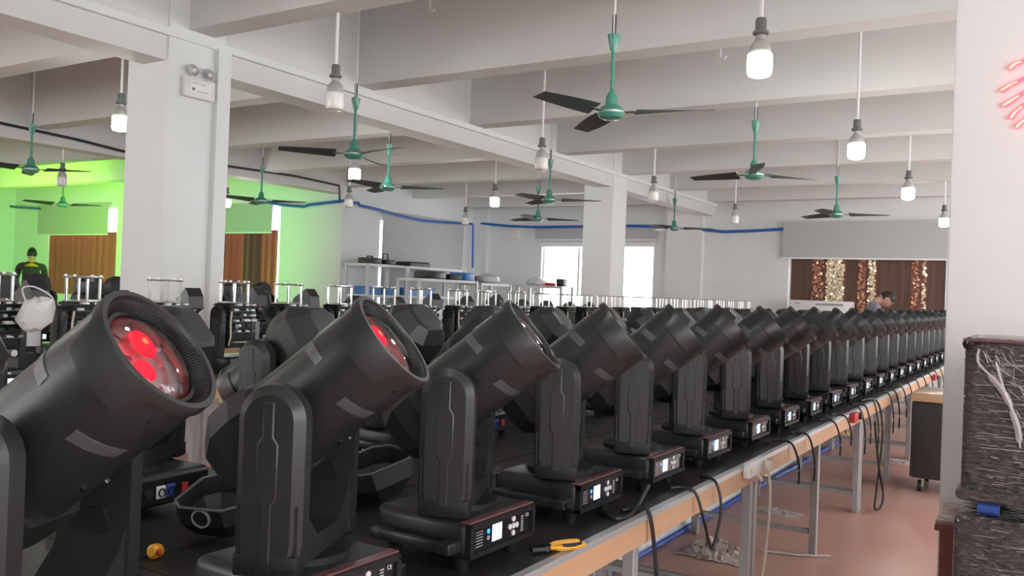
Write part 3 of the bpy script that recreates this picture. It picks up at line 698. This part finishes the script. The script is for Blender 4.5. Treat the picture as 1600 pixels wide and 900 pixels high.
open_shell('loose black cover lying open beside the second finished light', (pA.x, pA.y, TZ), 20, .82)
open_shell('loose black cover lying open behind the pliers light', (pB.x-.02, pB.y, TZ), -15, .92)
# pliers
pp = at(858, 855, 2, TZ+.012)
pl_ = thing('pliers', 'pair of pliers with yellow and black handles at the bench edge', 'pliers', (pp.x, pp.y, TZ+.004), R(62))
for s in (-1, 1):
    h = part('handle', B().tube([(.0, s*.006, .008), (.03, s*.018, .008), (.07, s*.02, .008), (.105, s*.012, .008)], [.006]*3+[.0085]*9+[.006], 8), 'yellow', pl_)
    part('grip_inlay', B().tube([(.03, s*.021, .013), (.06, s*.025, .013), (.09, s*.019, .013)], .005, 6), 'cable', h)
part('pivot', B().cyl((-.008, 0, 0), (-.008, 0, .016), .012, n=14), 'screw', pl_)
part('jaw', B().prism([(-.008, -.012), (-.008, .0), (-.055, -.001), (-.055, -.006)], .003, .013), 'screw', pl_); part('jaw', B().prism([(-.008, .012), (-.055, .006), (-.055, .001), (-.008, .0)], .003, .013), 'screw', pl_)
# little brass part near the row end
pz = at(243, 860, 2, TZ+.02)
bz = thing('cable_gland', 'small brass and red cable gland on the bench', 'cable gland', (pz.x, pz.y, TZ+.018), .4)
part('body', B().lathe([(0, -.02), (.012, -.02), (.018, -.01), (.018, .01), (.01, .02), (0, .02)], 14, RX(R(80))), 'yellow', bz); part('cap', B().lathe([(0, .0), (.007, 0), (.007, .008), (0, .008)], 10, T((.012, -.012, 0)) @ RY(R(60))), 'red_plastic', bz)
# loose red wires under the open cover of one second-row light
for i, c in enumerate((((620, 545), (640, 530), (655, 555), (668, 590)), ((632, 560), (650, 548), (662, 560)))):
    w0 = B().tube([at(x, y, 0, -2.16) for x, y in c], .005, 6); tag(part('loose_wire', w0, 'wire_red' if i == 0 else 'chrome'), 'loose red wire hanging out below a faceted cover' if i == 0 else 'loose bare silver wire hanging out below a faceted cover', 'wire')
# pale bag hung on an open frame
pb = at(56, 488, 0, -4.50)
bb = thing('hanging_bag', 'pale grey fabric bag hanging on an open frame before the green wall', 'bag', pb)
bgv = B().lathe([(0, -.1), (.05, -.085), (.085, -.04), (.09, .02), (.075, .06), (.03, .075), (0, .078)], 12, cap=False); rn = random.Random(4)
bgv.v = [(x*.55+rn.uniform(-.01, .01), y+rn.uniform(-.012, .012)+.25*z, z+rn.uniform(-.01, .01)) for x, y, z in bgv.v]
part('pouch', bgv, 'bag', bb); part('strap', B().tube([(-.02, -.04, .05), (-.10, -.02, .12), (-.13, .06, .13), (-.03, .1, .08), (0, .08, .03)], .005, 6), 'bag', bb)
# ---------------------------------------------------------------- cables over the bench edge
def cable(pts, label='black power cable hanging over the workbench edge', r=.0055, m='cable', group='cables over the workbench edge', name='power_cable'):
    return tag(part(name, B().tube(pts, r, 8, 5), m), label, 'cable', group)
E_ = TX+.012
def drape(y0, y1, drop, x0=None, out=.03, back=True):
    x0 = x0 or FX+.17
    a = [(x0, y0-.04, TZ+.007), (TX-.04, y0-.01, TZ+.009), (E_, y0, TZ-.005), (E_+out, y0+.02, TZ-drop*.5)]
    if back: a += [(E_+out, (y0+y1)/2, TZ-drop), (E_+out, y1-.02, TZ-drop*.45), (E_, y1, TZ-.003), (TX-.04, y1+.01, TZ+.009), (x0, y1+.06, TZ+.007)]
    else: a += [(E_+out, y0+.03, TZ-drop)]
    return a
cable(drape(2.57, 2.6, .6, back=False), 'thick black cable coiling past a base and dropping to the floor', .007)
y = FY0+FSP*4
cable([(FX+.1, 2.50, TZ+.008), (FX+.19, 2.42, TZ+.008), (TX-.02, 2.47, TZ+.01), (TX-.03, 2.56, TZ+.02), (FX+.17, 2.74, TZ+.05)], 'black cable loop lying on the bench beside a base', .0065)
cable(drape(2.98, 3.2, .22), 'black cable looping below the bench edge before the white power strip')
for i, (y, d) in enumerate(((4.33, .2), (4.66, .24), (5.3, .2), (5.62, .18), (6.1, .3), (6.3, .26), (6.62, .34), (7.3, .3), (7.6, .3), (8.0, .25), (8.4, .3), (8.9, .25), (9.4, .25), (9.9, .25), (10.4, .25), (10.9, .25))):
    cable(drape(y, y+.1, d, back=False), 'black cable draped over the bench edge past the white power strip')
cable([(FX+.17, 6.55, TZ+.007), (E_, 6.72, TZ), (E_+.04, 6.76, .55), (E_+.05, 6.62, .3), (E_+.06, 6.44, .12), (E_+.07, 6.36, .05), (E_+.08, 6.52, .03), (E_+.08, 6.62, .1), (E_+.06, 6.54, .3), (E_+.04, 6.5, .5), (E_+.03, 6.49, .63)], 'long black cable hanging from the red socket nearly to the floor', .008)
# power strip with plug
py_ = at(1186, 730, 0, TX+.03).y; pzz = at(1186, 730, 0, TX+.03).z
ps = thing('power_strip', 'white power strip screwed to the bench edge', 'power strip', (TX+.003, py_, pzz))
part('housing', B().box(0, .03, -.14, .10, -.03, .035, bev=.006), 'white_plastic', ps); part('plug', B().box(.03, .062, .055, .09, -.022, .022, bev=.005), 'beige', ps)
part('switch', B().box(.03, .034, -.125, -.115, -.005, .008), 'yellow', ps); part('hook', B().tube([(.02, .0, -.03), (.028, .01, -.045), (.03, .03, -.06)], .008, 6), 'white_plastic', ps)
cable([(TX+.05, py_+.075, pzz-.02), (TX+.06, py_+.08, pzz-.15), (TX+.05, py_+.06, .3), (TX+.03, py_+.0, .1), (TX+.02, py_-.05, .01)], 'beige cable falling from the white power strip plug', .006, 'beige', None)
def red_socket(px, py, label):
    p = at(px, py, 0, TX+.03); o = thing('red_socket', label, 'socket', (TX+.003, p.y, p.z), 0, 'red sockets on the bench edge')
    part('housing', B().box(0, .035, -.08, .05, -.03, .03, bev=.006), 'red_plastic', o); part('plug', B().box(.02, .05, .05, .12, -.02, .02, bev=.006), 'cable', o); return o
red_socket(1338, 652, 'red socket with black plug on the bench edge above the dangling cable'); red_socket(1462, 590, 'red socket far along the bench edge by the road case')

# ---------------------------------------------------------------- floor clutter under the bench
def fl(px, py, z=.01): return at(px, py, 2, z)
tag(part('floor_tube', B().tube([fl(905, 905, .05), fl(1240, 715, .05)], .045, 10, 0), 'hose'), 'long silvery wrapped tube lying under the bench', 'tube')
tag(part('blue_hose', B().tube([fl(930, 905, .02), fl(1030, 850, .02), fl(1150, 780, .02), fl(1225, 738, .02), fl(1245, 728, .03), fl(1310, 690, .02)], .018, 8, 3), 'blue_plastic'), 'blue hose lying alongside the silvery tube', 'hose')
def crumple(name, label, c, sx, sy, sz, m, seed, cat):
    rnd = random.Random(seed); n = 18; vs = []; fs = []
    for i in range(n):
        for j in range(n):
            u, v = i/(n-1)-.5, j/(n-1)-.5; e_ = max(0, 1-4*(u*u+v*v)); vs.append((c.x+sx*(u+rnd.uniform(-.05, .05)), c.y+sy*(v+rnd.uniform(-.05, .05)), .004+sz*e_*rnd.uniform(0, 1.15)))
    for i in range(n-1):
        for j in range(n-1): k_ = i*n+j; fs += [(k_, k_+1, k_+n), (k_+1, k_+n+1, k_+n)]
    return tag(part(name, B().add(vs, fs), m, smooth=False), label, cat)
crumple('crumpled_paper', 'crumpled pinkish paper on the floor beside the bench leg', fl(1118, 862), .36, .32, .085, 'paper', 1, 'paper')
crumple('plastic_sheet', 'pale crumpled plastic sheet lying under the bench', fl(1000, 806), .4, .4, .06, 'film', 5, 'plastic sheet')
for i, (c, sx, sy, sz, l) in enumerate((((925, 840), .3, .5, .05, 'torn pale film scrap under the bench beside the silvery tube'), ((1215, 800), .3, .2, .03, 'flat dusty film scrap between the bench legs'), ((1400, 720), .25, .3, .02, 'thin film scrap on the floor beside the road case'))):
    crumple('film_scrap', l, fl(*c), sx, sy, sz, 'film', 40+i, 'film scrap')
crumple('foil_scrap', 'shiny foil scrap on the floor deep under the bench', fl(1292, 676), .6, .45, .1, 'tape', 8, 'foil')
tag(part('floor_stick', B().tube([fl(1190, 860), fl(1245, 867), fl(1298, 869)], .006, 6, 0), 'white_plastic'), 'thin white stick lying on the red floor', 'stick')

# ---------------------------------------------------------------- road case, stool, wrapped cases
pc = fl(1424, 768, 0)
rc = thing('road_case', 'black road case on castors with taped lid behind the pillar', 'road case', (pc.x-.01, pc.y, 0))
part('body', B().box(0, .62, 0, .6, .11, .70, bev=.012), 'case', rc); part('lid', B().box(-.012, .632, -.012, .612, .705, .775, bev=.008), 'tape', rc)
for x, y in ((.06, .06), (.56, .06), (.06, .54), (.56, .54)):
    w = part('castor', B().cyl((x-.014, y, .045), (x+.014, y, .045), .045, n=18), 'cable', rc); part('castor_fork', B().box(x-.022, x-.015, y-.02, y+.02, .04, .11).box(x+.015, x+.022, y-.02, y+.02, .04, .11), 'alu', w)
lt = B()
for a, b, c, d in ((.24, .38, .40, .41), (.24, .38, .49, .5), (.24, .25, .41, .49), (.37, .38, .41, .49)): lt.box(a, b, -.006, .004, c, d)
part('recessed_handle', lt, 'black_metal', rc)
for x in (0, .62): part('corner_edge', B().box(x-.008, x+.008, -.006, .02, .12, .7), 'black_metal', rc)

xs = at(1466, 815, 1, 3.63).x; zs = at(1466, 812, 1, 3.63).z
st = thing('stool', 'dark red wooden stool with worn top standing at the pillar', 'stool', (xs, 3.63, 0))
part('seat', B().box(-.01, .5, 0, .35, zs-.022, zs, bev=.004), 'top_worn', st); part('seat_edge', B().box(-.012, .502, -.004, .354, zs-.04, zs-.018), 'wood_red', st)
for x in (.0, .43): part('side_panel', B().box(x+.005, x+.055, .01, .34, 0, zs-.04), 'wood_red', st)
part('back_shade_panel', B().box(.055, .44, .31, .33, .05, zs-.04), 'void_shade', st); part('front_rail', B().box(.05, .435, .02, .04, .06, zs-.27), 'wood_red', st)  # back panel coloured near black for the shade inside the open stool
tag(part('loose_string', B().tube([(xs+.13, 3.66, zs+.006), (xs+.105, 3.60, zs+.004), (xs+.10, 3.58, zs-.09), (xs+.115, 3.585, zs-.15)], .0018, 6), 'white_plastic'), 'thin white string hanging off the stool top', 'string')

def wrapped(label, z0, z1, x0, y0, y1):
    o = thing('wrapped_case', label, 'wrapped case', (x0, y0, z0), 0, 'plastic-wrapped cases by the pillar')
    part('body', B().box(0, .72, 0, y1-y0, 0, z1-z0, bev=.03, seg=3), 'wrapped', o); return o
xw = at(1506, 650, 1, 3.09).x
zb, zt = at(1502, 778, 1, 3.09).z, at(1512, 527, 1, 3.09).z
up = wrapped('upper plastic-wrapped dark case with white film creases', zb, zt, xw-.005, 3.09, 3.6)
part('lid_line', B().box(-.004, .72, -.006, .51, zt-zb-.012, zt-zb-.004), 'edge_red', up)
part('corner_ball', B().lathe([(0, -.022), (.016, -.016), (.022, 0), (.016, .016), (0, .022)], 14, T((.014, .012, zt-zb-.02)), cap=False), 'black_gloss', up)
part('bottom_lip', B().box(-.012, .72, -.014, .5, -.004, .034, bev=.014), 'wrapped', up)
lo = wrapped('lower plastic-wrapped dark case with glossy creases', .0, zb-.05, xw-.02, 3.09, 3.6)
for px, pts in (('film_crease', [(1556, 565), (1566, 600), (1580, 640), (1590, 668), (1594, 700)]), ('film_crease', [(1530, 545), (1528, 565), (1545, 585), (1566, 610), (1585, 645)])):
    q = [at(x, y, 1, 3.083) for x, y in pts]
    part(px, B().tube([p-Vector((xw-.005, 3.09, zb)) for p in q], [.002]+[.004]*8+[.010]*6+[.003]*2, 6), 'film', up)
def add_glints(o, h, n, seed, w=.72):
    '''glints of light on the stretch film, put in as short pale streaks on front and side'''
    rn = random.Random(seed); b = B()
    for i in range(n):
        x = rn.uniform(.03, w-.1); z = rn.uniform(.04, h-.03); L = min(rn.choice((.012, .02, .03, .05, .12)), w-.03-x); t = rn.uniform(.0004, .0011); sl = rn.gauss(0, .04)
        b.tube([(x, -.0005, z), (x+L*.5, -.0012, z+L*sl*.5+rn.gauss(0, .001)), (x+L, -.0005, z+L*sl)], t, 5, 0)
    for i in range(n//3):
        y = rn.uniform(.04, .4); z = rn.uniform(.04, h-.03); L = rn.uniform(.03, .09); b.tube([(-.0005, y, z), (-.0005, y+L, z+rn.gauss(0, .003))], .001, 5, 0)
    k_ = part('film_glint', b, 'film_glint', o); k_['kind'] = 'stuff'
add_glints(up, zt-zb, 330, 11); add_glints(lo, zb-.05, 420, 12)
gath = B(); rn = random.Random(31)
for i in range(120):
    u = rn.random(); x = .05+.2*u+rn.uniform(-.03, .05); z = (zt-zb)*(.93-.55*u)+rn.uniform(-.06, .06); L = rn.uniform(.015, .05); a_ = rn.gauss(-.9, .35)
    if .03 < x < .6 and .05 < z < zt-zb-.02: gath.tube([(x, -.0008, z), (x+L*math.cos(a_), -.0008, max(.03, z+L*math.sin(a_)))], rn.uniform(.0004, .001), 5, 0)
g_ = part('gather_glint', gath, 'film_glint', up); g_['kind'] = 'stuff'  # slanting glints of the gathered film, drawn as pale streaks
pw = at(1547, 798, 1, 3.12)
part('castor', B().cyl((pw.x-xw-.03, .04, -.026), (pw.x-xw+.03, .04, -.026), .0235, n=18), 'blue_plastic', up)
part('castor_plate', B().box(pw.x-xw-.05, pw.x-xw+.05, .0, .09, -.006, .0), 'black_metal', up)
part('castor', B().cyl((.55, .04, -.026), (.61, .04, -.026), .0235, n=18), 'blue_plastic', up); part('castor', B().cyl((.05, .46, -.026), (.11, .46, -.026), .0235, n=18), 'blue_plastic', up); part('castor', B().cyl((.55, .46, -.026), (.61, .46, -.026), .0235, n=18), 'blue_plastic', up)

# red light projected on the pillar, put in as glowing strips
ne = thing('projected_light', 'red finger-like pattern of projected light on the near pillar, built as glowing strips', 'projected light', (at(1590, 150, 1, 3.99).x, 3.99, at(1590, 150, 1, 3.99).z))
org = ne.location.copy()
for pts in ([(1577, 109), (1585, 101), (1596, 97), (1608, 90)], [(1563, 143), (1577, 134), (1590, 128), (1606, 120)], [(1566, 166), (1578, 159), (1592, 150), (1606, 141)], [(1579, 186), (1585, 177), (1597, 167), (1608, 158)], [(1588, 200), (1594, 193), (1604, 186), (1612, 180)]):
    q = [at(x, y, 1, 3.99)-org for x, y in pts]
    s = part('glow_streak', B().tube(q, [.004]+[.012]*4+[.009]*4+[.008]*4, 8), 'projected_red', ne)
    part('streak_core', B().tube([v+Vector((0, -.008, 0)) for v in q[:2]]+[q[2]+Vector((0, -.008, 0))], [.002]+[.006]*4+[.004]*4, 6), 'projected_core', s)

# ---------------------------------------------------------------- steel shelves along the left wall
def rack(label, x0, x1, y0, y1, levels, group='steel storage racks'):
    o = thing('storage_rack', label, 'shelf', ((x0+x1)/2, (y0+y1)/2, 0), 0, group); M_ = T((-(x0+x1)/2, -(y0+y1)/2, 0)); top = max(levels)
    for x in (x0, x1):
        for y in (y0, y1): part('post', B().box(x-.025, x+.025, y-.025, y+.025, 0, top, M_), 'shelf_steel', o)
    for z in levels: part('shelf_board', B().box(x0, x1, y0, y1, z-.05, z, M_), 'shelf_edge', o)
    return o
def lpt(px, py, X): return at(px, py, 0, X)
RX0 = XL+.28; RX1 = RX0+.55
ya, yb, yc_ = lpt(575, 411, RX1).y, lpt(635, 411, RX1).y, lpt(738, 411, RX1).y
za = lpt(600, 413, RX1).z
rack('steel rack against the tall grey blind holding flat black tools', RX0, RX1, ya, yb, (.35, .85, lpt(600, 461, RX1).z, za))
rack('steel rack against the tall grey blind with an empty white top', RX0, RX1, yb+.06, yc_-.3, (.35, .85, lpt(600, 461, RX1).z, za))
XB = -9.9
rb = [lpt(655, 438, XB).y, lpt(745, 438, XB).y, lpt(750, 438, XB).y, lpt(800, 438, XB).y]
zb_ = lpt(700, 437, XB).z
rack('lower steel rack with black trays and blue box in front of the tall one', XB-.5, XB, rb[0], rb[1], (.3, .8, zb_))
rack('lower steel rack at the corner carrying a bulging white bag', XB-.5, XB, rb[2]+.05, rb[3]-.06, (.3, .8, zb_-.03))
rack('low steel rack in front of the bright window', wx(806)+.9, wx(868)+.9, YF-1.3, YF-.8, (.4, .9, at(835, 446, 1, YF-1.3).z))
def goods(name, label, cat, b, m, loc, group='goods on the racks'): o = part(name, b, m); o.location = loc; return tag(o, label, cat, group)
zt_ = za
for px, w, h, lab in ((578, .36, .12, 'black tool case on the tall rack, nearest its end post'), (602, .3, .1, 'black tool tray beside the handled case on the tall rack')):
    p = lpt(px, 405, RX1-.25); o = thing('tool_case', lab, 'tool case', (p.x, p.y, zt_), 0, 'tool cases on the tall rack')
    part('body', B().box(-.15, .15, -w/2, w/2, 0, h, bev=.012), 'black', o); part('latch', B().box(.148, .158, -.05, .05, h*.4, h*.7), 'black_metal', o)
    part('handle', B().tube([(0, -.08, h-.005), (0, -.07, h+(.12 if w < .33 else .03)), (0, .07, h+(.12 if w < .33 else .03)), (0, .08, h-.005)], .014, 6, 0), 'cable', o)
p = lpt(651, 408, RX1-.25); goods('black_tray', 'flat black tapered tray on the white rack top', 'tray', B().prism([(-.2, -.25), (.2, -.25), (.24, .35), (-.24, .35)], 0, .1, None, .03, .03), 'black', (p.x, p.y-.2, zt_))
for i, (px, L, h, m, lab) in enumerate(((672, .5, .14, 'black', 'long black tray on the lower rack, next to its end'), (700, .42, .1, 'black2', 'thin black tray in the middle of the lower rack'), (722, .34, .15, 'bin_blue', 'blue plastic box on the lower rack'), (737, .3, .1, 'case', 'small dark box past the blue one on the lower rack'))):
    p = lpt(px, 433, XB-.25); goods('rack_tray', lab, 'tray', B().box(-.2, .2, -L/2, L/2, 0, h, bev=.015).box(-.18, .18, -L/2+.02, L/2-.02, h-.01, h+.01), m, (p.x, p.y, zb_))
def bag(label, loc, s, seed):
    rnd = random.Random(seed); prof = [(0, 0), (.5, 0), (.62, .15), (.55, .4), (.35, .55), (.15, .62), (0, .63)]; b = B().lathe([(r*s, z*s) for r, z in prof], 14, cap=False)
    b.v = [(x*1.3+rnd.uniform(-.03, .03)*s, y*1.3+rnd.uniform(-.03, .03)*s, max(0, z+rnd.uniform(-.04, .04)*s)) for x, y, z in b.v]
    return goods('plastic_bag', label, 'bag', b, 'bag', loc)
p = lpt(762, 432, XB-.25); bag('bulging translucent white bag on the corner rack', (p.x, p.y, zb_-.03), .34, 2)
rk = at(835, 446, 1, YF-1.3).z; bag('loose white plastic bag on the rack before the window', (wx(825)+.9, YF-1.05, rk), .3, 4)
goods('red_pack', 'small red pack beside the white bag', 'pack', B().box(-.1, .1, -.08, .08, 0, .07, bev=.02), 'red_plastic', (wx(847)+.9, YF-1.15, rk)); goods('black_box', 'small black box at the end of the window rack', 'box', B().box(-.09, .09, -.08, .08, 0, .16, bev=.01), 'black', (wx(860)+.9, YF-1.05, rk))
for i, px in enumerate((592, 618, 666, 694)):
    p = Vector((RX1-.27, (ya+.33, ya+.78, yb+.42, yb+.9)[i], 0)); goods('storage_bin', ('blue storage bin on the middle shelf of the tall rack', 'blue storage bin on the middle shelf under the empty white top')[i // 2], 'bin', B().prism([(-.17, -.2), (.17, -.2), (.17, .2), (-.17, .2)], 0, .16, None, -.02, .02), 'bin_blue', (p.x, p.y, lpt(600, 461, RX1).z), ('bins under the tool cases', 'bins under the white rack top')[i // 2])
# white cabinet below the sequinned window
p0, p1 = at(1232, 468, 1, YF-.5), at(1330, 470, 1, YF-.5)
wc = thing('air_conditioner', 'low white air conditioner cabinet under the sequinned window', 'air conditioner', (p0.x, YF-.5, 0))
part('cabinet', B().box(0, p1.x-p0.x, 0, .36, 0, p0.z, bev=.02), 'white_plastic', wc); part('vent_grille', B().box(.5, 1.0, -.006, .01, p0.z-.09, p0.z-.05), 'print', wc); part('name_plate', B().box(.12, .22, -.006, .004, p0.z-.07, p0.z-.05), 'print', wc)

# ---------------------------------------------------------------- people
def skinned(name, verts, edges, radii, m, parent, root=0, sub=2):
    me = bpy.data.meshes.new(name); me.from_pydata(verts, edges, []); o = bpy.data.objects.new(name, me); COL.objects.link(o)
    md = o.modifiers.new('skin', 'SKIN'); md.use_smooth_shade = True
    if not me.skin_vertices: me.skin_vertices.new()
    for i, r in enumerate(radii):
        me.skin_vertices[0].data[i].radius = (r, r) if not isinstance(r, tuple) else r; me.skin_vertices[0].data[i].use_root = (i == root)
    s = o.modifiers.new('sub', 'SUBSURF'); s.levels = s.render_levels = sub
    dg = bpy.context.evaluated_depsgraph_get(); out = bpy.data.meshes.new_from_object(o.evaluated_get(dg)); bpy.data.objects.remove(o)
    out.name = name; out.materials.clear(); out.materials.append(MAT[m]); out.shade_smooth()
    return link(name, out, parent)
def person(label, loc, rz, lean, head_pitch, shirt, arms_fwd, collar=None, hipz=.93):
    """stands at loc facing local +x, bending forward by lean degrees"""
    o = thing('person', label, 'person', loc, R(rz))
    L = R(lean); hip = Vector((0, 0, hipz))
    def up_(d, y=0, f=0): return hip+Vector((math.sin(L)*d+math.cos(L)*f, y, math.cos(L)*d-math.sin(L)*f))
    chest, sh, nk = up_(.3), up_(.46), up_(.56)
    v = [hip, up_(.14), chest, sh, nk]; e_ = [(0, 1), (1, 2), (2, 3), (3, 4)]; r = [(.15, .115), (.14, .11), (.165, .115), (.13, .09), .055]
    hands = []
    for s in (-1, 1):
        k_ = len(v); S_ = up_(.47, s*.19); el = S_+Vector((.10+.06*arms_fwd, s*.05, -.25)); wr = el+Vector((.24*arms_fwd+.05, -s*.04, -.06-.16*(1-arms_fwd)))
        v += [S_, (S_+el)/2, el, (el+wr)/2, wr]; e_ += [(3, k_), (k_, k_+1), (k_+1, k_+2), (k_+2, k_+3), (k_+3, k_+4)]; r += [.07, .052, .043, .038, .028]; hands.append((wr, (wr-el).normalized(), s))
        k_ = len(v); v += [hip+Vector((0, s*.09, -.06)), Vector((.02, s*.1, .5)), Vector((0, s*.1, .08)), Vector((.14, s*.11, .035))]; e_ += [(0, k_), (k_, k_+1), (k_+1, k_+2), (k_+2, k_+3)]; r += [.095, .065, .045, .04]
    body = skinned('body', [tuple(p) for p in v], e_, r, shirt, o)
    # clothing colours by height on the one continuous body
    me = body.data; me.materials.append(MAT['trousers']); me.materials.append(MAT['skin'])
    els = [h[0]-h[1]*.2 for h in hands]
    for f in me.polygons:
        c = f.center
        if c.z < .93-.02 and c.x < .25 and abs(c.y) < .22: f.material_index = 1
        elif any((c-h[0]).length < .2 for h in hands): f.material_index = 2
        elif (c-nk).length < .055: f.material_index = 2
    # head: one mesh with brow, nose, chin
    P_ = R(head_pitch); hc = nk+Vector((math.sin(P_)*.13, 0, math.cos(P_)*.13)); HM = T(hc) @ RY(P_) 
    n, mm = 20, 14; vs = []; fs = []
    for j in range(mm+1):
        th = math.pi*j/mm; z = math.cos(th)
        for i in range(n):
            ph = 2*math.pi*i/n; x = math.sin(th)*math.cos(ph); y_ = math.sin(th)*math.sin(ph); X_ = .098*x; Y_ = .076*y_*(1-.18*max(0, -z)); Z_ = .118*z
            if x > .3 and z < -.1: X_ += .012*(x-.3)
            if x > .8 and abs(y_) < .3: X_ += .022*max(0, 1-abs(z+.12)/.2)*(1-abs(y_)/.3)
            if x > .6 and .05 < z < .25 and .2 < abs(y_) < .6: X_ -= .008
            vs.append((X_, Y_, Z_))
    for j in range(mm):
        for i in range(n): fs.append((j*n+i, (j+1)*n+i, (j+1)*n+(i+1) % n, j*n+(i+1) % n))
    h = part('head', B().add(vs, fs).cyl((-.02, 0, -.16), (-.01, 0, -.06), .052, n=14), 'skin', o, HM)
    hv = [(x*1.06-.006, y_*1.07, z*1.06+.004) for x, y_, z in vs]
    hf = [f for f in fs if (lambda c: c[2] > .045 and c[0] < .075 or (c[0] < -.01 and c[2] > -.05))([sum(hv[i][k_] for i in f)/4 for k_ in range(3)])]
    part('hair', B().add(hv, hf), 'hair', h)
    for s in (-1, 1):
        part('ear', B().lathe([(0, -.012), (.018, -.008), (.022, 0), (.014, .01), (0, .012)], 12, T((-.005, s*.078, -.005)) @ RX(R(90)) @ Matrix.Diagonal((.8, 1.4, .6, 1)), cap=False), 'skin', h)
        part('eye', B().lathe([(0, -.009), (.008, -.004), (.008, .004), (0, .009)], 10, T((.085, s*.03, .015)), cap=False), 'black_gloss', h)
        part('eyebrow', B().box(.087, .095, s*.03-.015, s*.03+.015, .032, .039), 'hair', h)
    part('mouth', B().box(.088, .103, -.02, .02, -.062, -.055, bev=.002, seg=1), 'red_plastic', h)
    if collar: part('collar', B().lathe([(.066, -.05), (.085, -.09), (.155, -.15), (.14, -.155), (.06, -.1)], 16, T(nk+Vector((0, 0, .06))), cap=False), collar, o)
    for wr, d, s in hands:
        q = d.to_track_quat('X', 'Z').to_matrix().to_4x4(); q.translation = wr
        v = [(0, 0, 0), (.05, 0, 0), (.085, 0, 0)]; e_ = [(0, 1), (1, 2)]; r = [.024, (.036, .016), (.036, .013)]
        for y_, ln in ((-.03, .05), (-.01, .065), (.01, .06), (.03, .045)):
            k_ = len(v); v += [(.09, y_, 0), (.09+ln*.55, y_, -.008), (.09+ln, y_, -.03)]; e_ += [(2, k_), (k_, k_+1), (k_+1, k_+2)]; r += [.009, .008, .0065]
        k_ = len(v); v += [(.035, s*-.035, -.005), (.06, s*-.055, -.015), (.085, s*-.058, -.025)]; e_ += [(1, k_), (k_, k_+1), (k_+1, k_+2)]; r += [.011, .009, .008]
        hd_ = skinned('hand', v, e_, r, 'skin', o, sub=1); hd_.matrix_local = q
    return o
pA = at(1386, 467, 1, 13.0); rz = 12; ln, hp = 24, 68
dx = math.sin(R(ln))*.56+math.sin(R(hp))*.13
hz = pA.z-.56*math.cos(R(ln))-.13*math.cos(R(hp))
person('worker in a grey shirt bending over the far lights before the gold curtains', (pA.x-dx*math.cos(R(rz)), 13.0-dx*math.sin(R(rz)), 0), rz, ln, hp, 'shirt_grey', .75, None, hz)
pB = at(50, 397, 1, 8.6)
person('worker in dark clothes with a yellow collar standing by the green-lit wall', (pB.x, 8.6, 0), 150, 3, 10, 'shirt_dark', .6, 'shirt_yellow', pB.z-.69)
